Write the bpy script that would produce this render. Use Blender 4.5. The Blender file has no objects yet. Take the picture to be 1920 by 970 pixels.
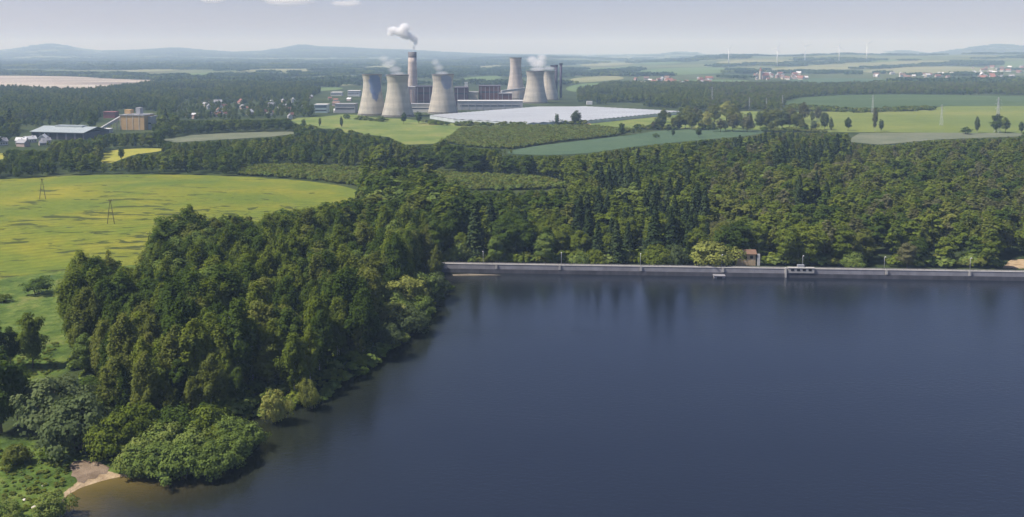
import bpy, bmesh, math, random
import numpy as np
from mathutils import Vector, Matrix
PI = math.pi
R = math.radians
rng = np.random.default_rng(7)
random.seed(7)
scene = bpy.context.scene
COL = scene.collection

# ------------------------------------------------------------------ camera maths
F, CX = 1700.0, 960.0
CAMZ = 101.0
PITCH = math.radians(4.5)
CY = 95.0 + F * math.tan(PITCH)
CP, SP = math.cos(PITCH), math.sin(PITCH)

def P(px, py, z=1.0):
    """photo pixel -> world point on the level plane z"""
    u = (px - CX) / F; v = (CY - py) / F
    dy = CP + v * SP; dz = v * CP - SP
    t = (z - CAMZ) / dz
    return Vector((u * t, dy * t, z))

def proj(x, y, z):
    x = np.asarray(x, float); y = np.asarray(y, float); z = np.asarray(z, float)
    d = y * CP + (CAMZ - z) * SP
    v = y * SP - (CAMZ - z) * CP
    d = np.where(np.abs(d) < 1e-6, 1e-6, d)
    return CX + F * x / d, CY - F * v / d

def mpp(pt):
    """metres per photo pixel at a point"""
    return (pt[1] * CP + (CAMZ - pt[2]) * SP) / F

# ------------------------------------------------------------------ polygons
def inside(poly, x, y):
    x = np.asarray(x, float); y = np.asarray(y, float)
    c = np.zeros(x.shape, bool)
    n = len(poly)
    for i in range(n):
        x1, y1 = poly[i]; x2, y2 = poly[(i + 1) % n]
        if y1 == y2: continue
        k = ((y1 > y) != (y2 > y)) & (x < (x2 - x1) * (y - y1) / (y2 - y1) + x1)
        c ^= k
    return c

def seg_dist(poly, x, y, closed=True):
    d = np.full(np.shape(x), 1e9)
    n = len(poly)
    for i in range(n if closed else n - 1):
        x1, y1 = poly[i]; x2, y2 = poly[(i + 1) % n]
        ex, ey = x2 - x1, y2 - y1
        t = np.clip(((x - x1) * ex + (y - y1) * ey) / max(ex * ex + ey * ey, 1e-9), 0, 1)
        d = np.minimum(d, np.hypot(x - x1 - t * ex, y - y1 - t * ey))
    return d

def wpoly(pts, z=1.0):
    return [tuple(P(a, b, z)[:2]) for a, b in pts]

def sm(a, b, x):
    t = np.clip((x - a) / (b - a), 0, 1)
    return t * t * (3 - 2 * t)

# lake outline (photo pixels on the water level)
SHORE_PX = [(60, 1060), (100, 985), (118, 950), (124, 930), (150, 915), (190, 902), (224, 894), (262, 896), (330, 892), (400, 886),
            (445, 868), (480, 842), (490, 818), (460, 796), (470, 776), (540, 764), (600, 742), (645, 712), (690, 684), (735, 655),
            (775, 622), (806, 590), (830, 560), (838, 536), (826, 518), (815, 512)]
shore = wpoly(SHORE_PX, 0.0)
DAM_A = P(812, 511.5, 0.0); DAM_B = P(2010, 529.5, 0.0)
LAKE = shore + [(DAM_A.x, DAM_A.y + 4.5), (DAM_B.x, DAM_B.y + 4.5), (DAM_B.x + 12, DAM_B.y - 14), (DAM_B.x + 40, DAM_B.y - 60), (DAM_B.x + 10, 180), (320, 60), (260, -120), (60, -200), (-140, -160), (-125, 20), (-112, 110)]

def vnoise(x, y, s, seed=0):
    """cheap smooth noise"""
    return (np.sin(x / s * 1.7 + seed) * np.cos(y / s * 1.3 + seed * 2.1) + 0.5 * np.sin(x / s * 3.9 + y / s * 2.7 + seed * 1.3)
            + 0.35 * np.sin(x / s * 6.1 - y / s * 5.3 + seed * 3.7)) / 1.85

RIDGES = [
    # depth, rise in front, fall behind, skyline pixels
    (15500., 7500., 4000., [(-900, 98), (-300, 96), (0, 97), (50, 91), (82, 85), (95, 83.5), (112, 86), (140, 93), (180, 97), (230, 96), (262, 95), (300, 93),
                            (330, 91), (372, 95), (430, 99), (500, 97), (545, 90), (568, 85.5), (590, 89), (640, 90), (690, 93), (760, 95), (830, 99), (900, 102),
                            (980, 104), (1080, 105), (1180, 104.5), (1240, 103), (1268, 99), (1285, 98), (1305, 101), (1340, 104), (1420, 106), (1640, 104),
                            (1665, 97.5), (1690, 96), (1715, 99), (1750, 103), (2000, 104), (2700, 102)]),
    (7200., 2900., 2500., [(1000, 140), (1150, 124), (1250, 115), (1330, 108), (1372, 105), (1450, 106), (1500, 106), (1550, 103), (1585, 101.5), (1650, 104),
                           (1700, 104), (1760, 104), (1800, 103), (1920, 102), (2300, 100), (2700, 104)]),
    (13000., 2600., 2500., [(1700, 112), (1740, 103), (1780, 98), (1830, 90), (1868, 85), (1900, 86.5), (1960, 93), (2060, 100), (2200, 106)]),
    (9000., 3000., 2500., [(760, 125), (850, 115), (930, 109), (1010, 107), (1100, 110), (1180, 118), (1260, 126)]),
]
def skyz(py, y0):
    v = (CY - py) / F
    return CAMZ + y0 * (v * CP - SP) / (CP + v * SP)

def height(x, y, lake=True):
    x = np.asarray(x, float); y = np.asarray(y, float)
    z = np.full(x.shape, 1.0)
    far = y > 3000
    if far.any():
        xf = x[far]; yf = y[far]
        px = CX + F * xf / (yf * CP)
        add = np.zeros(xf.shape)
        for (y0, wf, wb, sky) in RIDGES:
            sx = np.array([s[0] for s in sky]); sz = np.array([max(0.0, skyz(s[1], y0) - 1.0) for s in sky])
            hh = np.interp(px, sx, sz, left=sz[0] * 0.6, right=sz[-1] * 0.6)
            t = (yf - y0)
            b = np.where(t < 0, sm(-wf, 0, t) ** 1.15, 1 - sm(0, wb, t))
            hh = hh * (1 + 0.05 * vnoise(xf, yf, 420., y0) * sm(0, -wf * .5, -np.abs(t + wf * .4) * 0 + t))
            add = np.maximum(add, hh * b)
        z[far] += add
    if lake:
        near = (y < 470) & (y > -260) & (np.abs(x) < 420)
        if near.any():
            xn = x[near]; yn = y[near]
            d = seg_dist(LAKE, xn, yn); ins = inside(LAKE, xn, yn)
            zz = np.where(ins, -0.02 - np.minimum(d * 0.22, 5.0), 0.02 + np.minimum(d * 0.28, 0.98))
            z[near] = zz
    return z

def gz(x, y):
    return float(height(np.array([x]), np.array([y]))[0])

def G(px, py):
    """photo pixel -> point on the terrain"""
    p = P(px, min(py, 900) if py > 96.5 else 96.5, 1.0)
    if py > 150: return p
    u = (px - CX) / F; v = (CY - py) / F
    dy = CP + v * SP; dz = v * CP - SP
    t = np.geomspace(1000, 29000, 1800)
    k = np.nonzero(CAMZ + dz * t <= height(u * t, dy * t, False))[0]
    if not len(k): return p
    a = t[max(k[0] - 1, 0)]; t = np.linspace(a, t[k[0]], 60)
    q = np.nonzero(CAMZ + dz * t <= height(u * t, dy * t, False))[0]
    t = t[q[0]] if len(q) else t[-1]
    return Vector((u * t, dy * t, CAMZ + dz * t))

# ------------------------------------------------------------------ materials
def new_mat(name):
    m = bpy.data.materials.new(name); m.use_nodes = True
    nt = m.node_tree; nt.nodes.clear()
    return m, nt, nt.nodes, nt.links

def node(N, t, **kw):
    n = N.new(t)
    for k, v in kw.items():
        if k.startswith('i_'):
            n.inputs[k[2:].replace('_', ' ')].default_value = v
        else:
            setattr(n, k, v)
    return n

def ramp(N, stops, interp='LINEAR'):
    r = N.new('ShaderNodeValToRGB'); cr = r.color_ramp; cr.interpolation = interp
    while len(cr.elements) < len(stops): cr.elements.new(0.5)
    for e, (p, c) in zip(cr.elements, stops):
        e.position = p; e.color = (*c, 1) if len(c) == 3 else c
    return r

def mix(N, L, fac, a, b, blend='MIX'):
    m = N.new('ShaderNodeMix'); m.data_type = 'RGBA'; m.blend_type = blend
    for sock, val in ((m.inputs['Factor'], fac), (m.inputs['A'], a), (m.inputs['B'], b)):
        if isinstance(val, (int, float)): sock.default_value = val
        elif isinstance(val, tuple): sock.default_value = (*val, 1)
        else: L.new(val, sock)
    return m.outputs['Result']

def math_(N, L, op, a, b=None, c=None, clamp=False):
    m = N.new('ShaderNodeMath'); m.operation = op; m.use_clamp = clamp
    for i, v in enumerate((a, b, c)):
        if v is None: continue
        if isinstance(v, (int, float)): m.inputs[i].default_value = v
        else: L.new(v, m.inputs[i])
    return m.outputs[0]

def plain(name, col, rough=0.7, var=0.15, scale=0.6, metal=0.0, stretch=(1, 1, 1), spec=0.3):
    """painted or bare surface with uneven tone"""
    m, nt, N, L = new_mat(name)
    tc = node(N, 'ShaderNodeTexCoord'); mp = node(N, 'ShaderNodeMapping'); mp.inputs['Scale'].default_value = stretch
    L.new(tc.outputs['Object'], mp.inputs['Vector'])
    nz = node(N, 'ShaderNodeTexNoise', i_Scale=scale, i_Detail=5.0, i_Roughness=0.65)
    L.new(mp.outputs[0], nz.inputs['Vector'])
    r = ramp(N, [(0.3, tuple(c * (1 - var) for c in col)), (0.7, tuple(min(1, c * (1 + var)) for c in col))])
    L.new(nz.outputs['Fac'], r.inputs[0])
    b = node(N, 'ShaderNodeBsdfPrincipled', i_Roughness=rough, i_Metallic=metal)
    b.inputs['Specular IOR Level'].default_value = spec
    L.new(r.outputs[0], b.inputs['Base Color'])
    o = node(N, 'ShaderNodeOutputMaterial'); L.new(b.outputs[0], o.inputs[0])
    return m

def leaf_mat(name, col, warm, trans=0.25, var=0.35):
    col = tuple(c * 1.18 for c in col); warm = tuple(c * 1.18 for c in warm)
    m, nt, N, L = new_mat(name)
    at = node(N, 'ShaderNodeAttribute', attribute_name='tint')
    oi = node(N, 'ShaderNodeObjectInfo')
    f = math_(N, L, 'MULTIPLY_ADD', oi.outputs['Random'], 0.55, math_(N, L, 'MULTIPLY', at.outputs['Fac'], 0.45))
    lo = tuple(c * (1 - var) for c in col)
    r = ramp(N, [(0.1, lo), (0.5, col), (0.95, warm)])
    L.new(f, r.inputs[0])
    d = node(N, 'ShaderNodeBsdfDiffuse'); t = node(N, 'ShaderNodeBsdfTranslucent')
    L.new(r.outputs[0], d.inputs[0])
    g = mix(N, L, 1.0, r.outputs[0], (1.1, 1.15, 0.55), 'MULTIPLY')
    L.new(g, t.inputs[0])
    ms = node(N, 'ShaderNodeMixShader'); ms.inputs[0].default_value = trans
    L.new(d.outputs[0], ms.inputs[1]); L.new(t.outputs[0], ms.inputs[2])
    o = node(N, 'ShaderNodeOutputMaterial'); L.new(ms.outputs[0], o.inputs[0])
    return m

LEAF = {
    'dark green': leaf_mat('leaves_dark', (0.056, 0.088, 0.016), (0.082, 0.114, 0.020)),
    'mid green': leaf_mat('leaves_mid', (0.106, 0.140, 0.020), (0.144, 0.168, 0.026)),
    'olive green': leaf_mat('leaves_olive', (0.114, 0.134, 0.028), (0.152, 0.160, 0.036)),
    'bright green': leaf_mat('leaves_bright', (0.128, 0.178, 0.040), (0.185, 0.215, 0.056)),
    'grey green': leaf_mat('leaves_grey', (0.092, 0.122, 0.048), (0.118, 0.145, 0.060)),
    'brownish': leaf_mat('leaves_brownish', (0.112, 0.116, 0.052), (0.138, 0.134, 0.064)),
    'yellowish green': leaf_mat('leaves_yellowish', (0.230, 0.250, 0.060), (0.300, 0.290, 0.085)),
    'blackish green': leaf_mat('needles_dark', (0.040, 0.062, 0.024), (0.060, 0.080, 0.030), trans=0.08),
    'far': leaf_mat('leaves_far', (0.046, 0.078, 0.030), (0.072, 0.100, 0.040), trans=0.1),
}
BARK = plain('bark', (0.12, 0.10, 0.08), 0.9, 0.35, 1.5, stretch=(3, 3, .6))
BARK_PALE = plain('bark_pale', (0.42, 0.40, 0.36), 0.85, 0.4, 1.4, stretch=(1, 1, 2.5))

# ------------------------------------------------------------------ object helpers
def tag(o, label=None, cat=None, group=None, kind=None):
    if label: o['label'] = label
    if cat: o['category'] = cat
    if group: o['group'] = group
    if kind: o['kind'] = kind
    return o

def empty(name, loc, rz=0.0, label=None, cat=None, group=None):
    o = bpy.data.objects.new(name, None); COL.objects.link(o)
    o.location = loc; o.rotation_euler = (0, 0, rz); o.empty_display_size = 0.5
    return tag(o, label, cat, group)

def mesh_np(name, V, Fq, mat=None, attrs=None, smooth=False, quads=True):
    me = bpy.data.meshes.new(name)
    V = np.asarray(V, np.float32); Fq = np.asarray(Fq, np.int32)
    k = Fq.shape[1]
    me.vertices.add(len(V)); me.vertices.foreach_set('co', V.ravel())
    me.loops.add(Fq.size); me.loops.foreach_set('vertex_index', Fq.ravel())
    me.polygons.add(len(Fq))
    me.polygons.foreach_set('loop_start', np.arange(0, Fq.size, k, dtype=np.int32))
    me.polygons.foreach_set('loop_total', np.full(len(Fq), k, np.int32))
    if smooth: me.polygons.foreach_set('use_smooth', np.ones(len(Fq), bool))
    me.update(calc_edges=True)
    if attrs:
        for nm, (dom, arr) in attrs.items():
            a = me.attributes.new(nm, 'FLOAT', dom); a.data.foreach_set('value', np.asarray(arr, np.float32))
    if mat: me.materials.append(mat)
    return me

def link(name, me, parent=None, loc=None, rot=None):
    o = bpy.data.objects.new(name, me); COL.objects.link(o)
    if parent: o.parent = parent
    if loc is not None: o.location = loc
    if rot is not None: o.rotation_euler = rot
    return o

class MB:
    """collects shapes and links them as one mesh object"""
    def __init__(s): s.v = []; s.f = []
    def box(s, x0, x1, y0, y1, z0, z1):
        b = len(s.v)
        s.v += [(x0, y0, z0), (x1, y0, z0), (x1, y1, z0), (x0, y1, z0), (x0, y0, z1), (x1, y0, z1), (x1, y1, z1), (x0, y1, z1)]
        s.f += [tuple(b + i for i in q) for q in ((0, 3, 2, 1), (4, 5, 6, 7), (0, 1, 5, 4), (1, 2, 6, 5), (2, 3, 7, 6), (3, 0, 4, 7))]
        return s
    def tube(s, pts, rad, n=8, cap=True):
        b0 = len(s.v); pts = [Vector(p) for p in pts]
        for i, p in enumerate(pts):
            d = (pts[min(i + 1, len(pts) - 1)] - pts[max(i - 1, 0)]).normalized()
            a = d.orthogonal().normalized() if abs(d.z) < 0.95 else Vector((1, 0, 0))
            a = (a - d * a.dot(d)).normalized(); c = d.cross(a)
            r = rad[i] if hasattr(rad, '__len__') else rad
            for k in range(n):
                t = 2 * PI * k / n
                s.v.append(tuple(p + a * (r * math.cos(t)) + c * (r * math.sin(t))))
        for i in range(len(pts) - 1):
            for k in range(n):
                s.f.append((b0 + i * n + k, b0 + i * n + (k + 1) % n, b0 + (i + 1) * n + (k + 1) % n, b0 + (i + 1) * n + k))
        if cap:
            s.f.append(tuple(b0 + k for k in range(n))[::-1]); e = b0 + (len(pts) - 1) * n
            s.f.append(tuple(e + k for k in range(n)))
        return s
    def lathe(s, prof, n=48, cx=0, cy=0):
        b0 = len(s.v)
        for (r, z) in prof:
            for k in range(n):
                t = 2 * PI * k / n
                s.v.append((cx + r * math.cos(t), cy + r * math.sin(t), z))
        for i in range(len(prof) - 1):
            for k in range(n):
                s.f.append((b0 + i * n + k, b0 + i * n + (k + 1) % n, b0 + (i + 1) * n + (k + 1) % n, b0 + (i + 1) * n + k))
        return s
    def prism(s, ring, d0, d1):
        """ring: list of 3-D points; swept from d0 to d1 (vectors)"""
        b = len(s.v); n = len(ring)
        s.v += [tuple(Vector(p) + Vector(d0)) for p in ring] + [tuple(Vector(p) + Vector(d1)) for p in ring]
        s.f.append(tuple(b + i for i in range(n))[::-1]); s.f.append(tuple(b + n + i for i in range(n)))
        for i in range(n): s.f.append((b + i, b + (i + 1) % n, b + n + (i + 1) % n, b + n + i))
        return s
    def mesh(s, name, mat, smooth=False):
        me = bpy.data.meshes.new(name); me.from_pydata(s.v, [], s.f); me.materials.append(mat)
        bm = bmesh.new(); bm.from_mesh(me); bmesh.ops.recalc_face_normals(bm, faces=bm.faces); bm.to_mesh(me); bm.free()
        if smooth: me.polygons.foreach_set('use_smooth', [True] * len(me.polygons))
        me.update(); return me
    def build(s, name, mat, parent=None, smooth=False, loc=None, rot=None):
        return link(name, s.mesh(name, mat, smooth), parent, loc, rot)

# ------------------------------------------------------------------ ground sheet
def lines(segs, lo, hi, g0, gr):
    """dense segments [(a,b,step)], then growing steps out to lo/hi"""
    out = []
    for a, b, st in segs: out += list(np.arange(a, b, st))
    out.append(segs[-1][1])
    st, x = g0, out[-1]
    while x < hi: st *= gr; x += st; out.append(x)
    st, x = g0, out[0]; pre = []
    while x > lo: st *= gr; x -= st; pre.append(x)
    return np.array(pre[::-1] + out)

XL = lines([(-170, -125, 2.), (-125, -35, 1.), (-35, 250, 2.5)], -30000, 32000, 2.5, 1.065)
YL = lines([(120, 165, 2.), (165, 275, 1.), (275, 430, 2.)], -4000, 32000, 2.0, 1.06)
XX, YY = np.meshgrid(XL, YL)
xs, ys = XX.ravel(), YY.ravel()
zs = height(xs, ys)
gpx, gpy = proj(xs, ys, zs)
front = ys > 30
SAND_PX = [(112, 962), (120, 922), (150, 899), (195, 885), (238, 887), (246, 903)]
SAND2_PX = [(1630, 500), (1640, 482), (1665, 480), (1672, 500)]
SAND3_PX = [(1878, 505), (1895, 488), (1960, 488), (1960, 505)]
SAND4_PX = [(838, 512), (838, 522), (955, 516), (955, 511)]
sand = np.zeros(xs.shape)
for pg in (SAND_PX, SAND3_PX):
    w = wpoly(pg, 0.6)
    near = (np.abs(xs) < 420) & (ys > 120) & (ys < 480)
    d = seg_dist(w, xs[near], ys[near]); ins = inside(w, xs[near], ys[near])
    sand[near] = np.maximum(sand[near], np.where(ins, 0.55 + np.minimum(d, 1.5) / 1.5 * 0.45, np.maximum(0, 0.5 - d / 3.0)))
MEADOW_PX = [(-700, 545), (-60, 530), (40, 512), (200, 500), (290, 478), (330, 470), (300, 520), (230, 560), (128, 612), (122, 690), (70, 720), (-40, 730), (-700, 800)]
LAWN_PX = [(-700, 840), (20, 826), (95, 842), (170, 872), (245, 882), (262, 900), (150, 925), (120, 960), (60, 1060), (-700, 1060)]
grass = np.zeros(xs.shape)
for pg in (MEADOW_PX, LAWN_PX, SAND2_PX):
    w = wpoly(pg, 1.0)
    near = (xs > -420) & (xs < 60) & (ys > 100) & (ys < 560)
    d = seg_dist(w, xs[near], ys[near]); ins = inside(w, xs[near], ys[near])
    grass[near] = np.maximum(grass[near], np.where(ins, 1.0, np.maximum(0, 1 - d / 4.0)))
nx, ny = len(XL), len(YL)
I = np.arange(nx * ny).reshape(ny, nx)
Q = np.stack([I[:-1, :-1], I[:-1, 1:], I[1:, 1:], I[1:, :-1]], -1).reshape(-1, 4)

def ground_mat():
    m, nt, N, L = new_mat('ground_cover')
    geo = node(N, 'ShaderNodeNewGeometry')
    n1 = node(N, 'ShaderNodeTexNoise', i_Scale=0.012, i_Detail=6.0, i_Roughness=0.6)
    n2 = node(N, 'ShaderNodeTexNoise', i_Scale=0.35, i_Detail=6.0, i_Roughness=0.7)
    n3 = node(N, 'ShaderNodeTexNoise', i_Scale=0.0016, i_Detail=5.0, i_Roughness=0.55)
    for n in (n1, n2, n3): L.new(geo.outputs['Position'], n.inputs['Vector'])
    base = ramp(N, [(0.35, (0.026, 0.040, 0.014)), (0.5, (0.040, 0.058, 0.018)), (0.68, (0.070, 0.085, 0.030))]); L.new(n1.outputs['Fac'], base.inputs[0])
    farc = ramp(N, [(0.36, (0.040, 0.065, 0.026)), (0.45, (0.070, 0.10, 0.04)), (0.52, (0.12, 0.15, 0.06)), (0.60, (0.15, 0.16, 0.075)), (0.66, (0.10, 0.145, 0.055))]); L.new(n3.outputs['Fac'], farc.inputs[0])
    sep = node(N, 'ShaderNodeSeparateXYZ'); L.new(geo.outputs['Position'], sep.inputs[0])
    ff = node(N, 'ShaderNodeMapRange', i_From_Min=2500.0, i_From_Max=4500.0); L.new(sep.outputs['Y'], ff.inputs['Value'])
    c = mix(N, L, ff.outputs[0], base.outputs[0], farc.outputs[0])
    n4 = node(N, 'ShaderNodeTexNoise', i_Scale=0.09, i_Detail=8.0, i_Roughness=0.7); L.new(geo.outputs['Position'], n4.inputs['Vector'])
    gr = ramp(N, [(0.32, (0.040, 0.070, 0.016)), (0.46, (0.085, 0.135, 0.026)), (0.56, (0.13, 0.175, 0.036)), (0.68, (0.20, 0.205, 0.07))]); L.new(n4.outputs['Fac'], gr.inputs[0])
    gd = ramp(N, [(0.3, (0.55, 0.6, 0.5)), (0.62, (1.15, 1.12, 1.1))]); L.new(n2.outputs['Fac'], gd.inputs[0])
    g2 = mix(N, L, 1.0, gr.outputs[0], gd.outputs[0], 'MULTIPLY')
    ag = node(N, 'ShaderNodeAttribute', attribute_name='grass')
    c = mix(N, L, ag.outputs['Fac'], c, g2)
    sr = ramp(N, [(0.3, (0.27, 0.19, 0.11)), (0.55, (0.45, 0.335, 0.205)), (0.7, (0.55, 0.44, 0.29))]); L.new(n2.outputs['Fac'], sr.inputs[0])
    asn = node(N, 'ShaderNodeAttribute', attribute_name='sand')
    sf = math_(N, L, 'ADD', asn.outputs['Fac'], math_(N, L, 'MULTIPLY_ADD', n2.outputs['Fac'], 0.5, -0.25))
    sf = ramp_val(N, L, sf, 0.48, 0.60)
    c = mix(N, L, sf, c, sr.outputs[0])
    b = node(N, 'ShaderNodeBsdfPrincipled', i_Roughness=0.95); b.inputs['Specular IOR Level'].default_value = 0.1
    L.new(c, b.inputs['Base Color'])
    bp = node(N, 'ShaderNodeBump', i_Strength=0.8, i_Distance=1.0); L.new(n2.outputs['Fac'], bp.inputs['Height']); L.new(bp.outputs[0], b.inputs['Normal'])
    o = node(N, 'ShaderNodeOutputMaterial'); L.new(b.outputs[0], o.inputs[0])
    return m
def ramp_val(N, L, v, a, b):
    mr = node(N, 'ShaderNodeMapRange', i_From_Min=a, i_From_Max=b); mr.interpolation_type = 'SMOOTHSTEP'
    L.new(v, mr.inputs['Value']); return mr.outputs[0]
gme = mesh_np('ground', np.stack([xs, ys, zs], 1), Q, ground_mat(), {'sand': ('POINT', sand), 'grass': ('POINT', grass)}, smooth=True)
tag(link('ground', gme), kind='structure')

# finer sheet for the far hills
hp = np.arange(-420, 2400, 5.0); hy = np.concatenate([np.arange(8600, 12000, 170.), np.arange(12000, 19000, 260.)])
A_, B_ = np.meshgrid(hp, hy); hx = (A_ - CX) / F * B_ * CP; hz = height(hx.ravel(), B_.ravel(), False) + .4
I = np.arange(hx.size).reshape(hx.shape)
hq = np.stack([I[:-1, :-1], I[:-1, 1:], I[1:, 1:], I[1:, :-1]], -1).reshape(-1, 4)
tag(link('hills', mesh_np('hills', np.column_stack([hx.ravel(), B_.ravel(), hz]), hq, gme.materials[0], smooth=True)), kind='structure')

# ------------------------------------------------------------------ water
def water():
    X = np.arange(-190, 420, 2.0); Y = np.arange(-220, 440, 2.0)
    A, B = np.meshgrid(X, Y); x = A.ravel(); y = B.ravel()
    d = seg_dist(LAKE, x, y); ins = inside(LAKE, x, y); sd = np.where(ins, d, -d)
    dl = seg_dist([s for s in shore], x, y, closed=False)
    beach = wpoly([(120, 945), (124, 928), (150, 915), (190, 902), (224, 894), (262, 896)], 0)
    db = seg_dist(beach, x, y, closed=False)
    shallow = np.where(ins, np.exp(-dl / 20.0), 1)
    gold = np.exp(-(db / 8.5) ** 1.2)
    n = len(X); I = np.arange(len(x)).reshape(len(Y), n)
    q = np.stack([I[:-1, :-1], I[:-1, 1:], I[1:, 1:], I[1:, :-1]], -1).reshape(-1, 4)
    q = q[(sd[q] > -5).any(1)]
    used, inv = np.unique(q, return_inverse=True)
    V = np.stack([x, y, np.zeros_like(x)], 1)[used]
    m, nt, N, L = new_mat('lake_water')
    geo = node(N, 'ShaderNodeNewGeometry')
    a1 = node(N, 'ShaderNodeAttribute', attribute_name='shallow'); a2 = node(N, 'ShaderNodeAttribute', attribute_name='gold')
    nb = node(N, 'ShaderNodeTexNoise', i_Scale=0.06, i_Detail=4.0); L.new(geo.outputs['Position'], nb.inputs['Vector'])
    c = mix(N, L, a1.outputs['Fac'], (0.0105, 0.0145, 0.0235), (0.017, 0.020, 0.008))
    g = math_(N, L, 'MULTIPLY', a2.outputs['Fac'], math_(N, L, 'MULTIPLY_ADD', nb.outputs['Fac'], 1.4, 0.3), clamp=True)
    c = mix(N, L, g, c, (0.135, 0.10, 0.032))
    b = node(N, 'ShaderNodeBsdfPrincipled', i_Roughness=0.15, i_IOR=1.5)
    L.new(c, b.inputs['Base Color'])
    mp = node(N, 'ShaderNodeMapping'); mp.inputs['Scale'].default_value = (0.45, 0.9, 1); mp.inputs['Rotation'].default_value = (0, 0, R(20))
    L.new(geo.outputs['Position'], mp.inputs['Vector'])
    w1 = node(N, 'ShaderNodeTexNoise', i_Scale=1.0, i_Detail=4.0, i_Roughness=0.6); L.new(mp.outputs[0], w1.inputs['Vector'])
    ml = node(N, 'ShaderNodeMapping'); ml.inputs['Scale'].default_value = (0.006, 0.022, 1); ml.inputs['Rotation'].default_value = (0, 0, R(-12)); L.new(geo.outputs['Position'], ml.inputs['Vector'])
    w2 = node(N, 'ShaderNodeTexNoise', i_Scale=1.0, i_Detail=4.0, i_Distortion=.5); L.new(ml.outputs[0], w2.inputs['Vector'])
    st = ramp_val(N, L, w2.outputs['Fac'], 0.3, 0.7)
    bp = node(N, 'ShaderNodeBump', i_Distance=0.12)
    L.new(math_(N, L, 'MULTIPLY_ADD', st, 0.7, 0.45), bp.inputs['Strength'])
    L.new(w1.outputs['Fac'], bp.inputs['Height']); L.new(bp.outputs[0], b.inputs['Normal'])
    o = node(N, 'ShaderNodeOutputMaterial'); L.new(b.outputs[0], o.inputs[0])
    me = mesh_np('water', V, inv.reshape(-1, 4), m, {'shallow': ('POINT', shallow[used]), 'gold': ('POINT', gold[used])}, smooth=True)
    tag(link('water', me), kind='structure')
water()

# ------------------------------------------------------------------ fields
def field_mat(name, stops, scale=0.02, streak=None, streak_col=(0.08, 0.09, 0.03), rows=None, stretch=(1, 1, 1), bump=0.6):
    m, nt, N, L = new_mat(name)
    geo = node(N, 'ShaderNodeNewGeometry')
    mp = node(N, 'ShaderNodeMapping'); mp.inputs['Scale'].default_value = stretch; L.new(geo.outputs['Position'], mp.inputs['Vector'])
    n1 = node(N, 'ShaderNodeTexNoise', i_Scale=scale, i_Detail=6.0, i_Roughness=0.62); L.new(mp.outputs[0], n1.inputs['Vector'])
    r = ramp(N, stops); L.new(n1.outputs['Fac'], r.inputs[0]); c = r.outputs[0]
    n2 = node(N, 'ShaderNodeTexNoise', i_Scale=scale * 14, i_Detail=5.0, i_Roughness=0.7); L.new(mp.outputs[0], n2.inputs['Vector'])
    v = ramp(N, [(0.3, (0.8, 0.82, 0.8)), (0.7, (1.15, 1.13, 1.1))]); L.new(n2.outputs['Fac'], v.inputs[0])
    c = mix(N, L, 1.0, c, v.outputs[0], 'MULTIPLY')
    h = n2.outputs['Fac']
    if rows:
        wv = node(N, 'ShaderNodeTexWave', i_Scale=rows[0], i_Distortion=2.5, i_Detail=2.0); wv.inputs['Detail Scale'].default_value = 0.6
        mr = node(N, 'ShaderNodeMapping'); mr.inputs['Rotation'].default_value = (0, 0, rows[1]); L.new(geo.outputs['Position'], mr.inputs['Vector'])
        L.new(mr.outputs[0], wv.inputs['Vector'])
        c = mix(N, L, math_(N, L, 'MULTIPLY', wv.outputs['Fac'], rows[2]), c, streak_col)
    if streak:
        ms = node(N, 'ShaderNodeMapping'); ms.inputs['Scale'].default_value = streak[0]; ms.inputs['Rotation'].default_value = (0, 0, streak[1])
        L.new(geo.outputs['Position'], ms.inputs['Vector'])
        n3 = node(N, 'ShaderNodeTexNoise', i_Scale=1.0, i_Detail=5.0, i_Roughness=0.6, i_Distortion=0.6); L.new(ms.outputs[0], n3.inputs['Vector'])
        n5 = node(N, 'ShaderNodeTexNoise', i_Scale=0.007, i_Detail=2.0); L.new(geo.outputs['Position'], n5.inputs['Vector'])
        f = math_(N, L, 'ADD', n3.outputs['Fac'], math_(N, L, 'MULTIPLY_ADD', n5.outputs['Fac'], 0.34, -0.17))
        k = ramp_val(N, L, f, streak[2], streak[2] + 0.055)
        c = mix(N, L, math_(N, L, 'MULTIPLY', k, streak[3]), c, streak_col)
        h = math_(N, L, 'SUBTRACT', h, math_(N, L, 'MULTIPLY', k, 1.2))
    b = node(N, 'ShaderNodeBsdfPrincipled', i_Roughness=0.95); b.inputs['Specular IOR Level'].default_value = 0.1
    L.new(c, b.inputs['Base Color'])
    bp = node(N, 'ShaderNodeBump', i_Strength=bump, i_Distance=0.6); L.new(h, bp.inputs['Height']); L.new(bp.outputs[0], b.inputs['Normal'])
    o = node(N, 'ShaderNodeOutputMaterial'); L.new(b.outputs[0], o.inputs[0])
    return m

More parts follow.
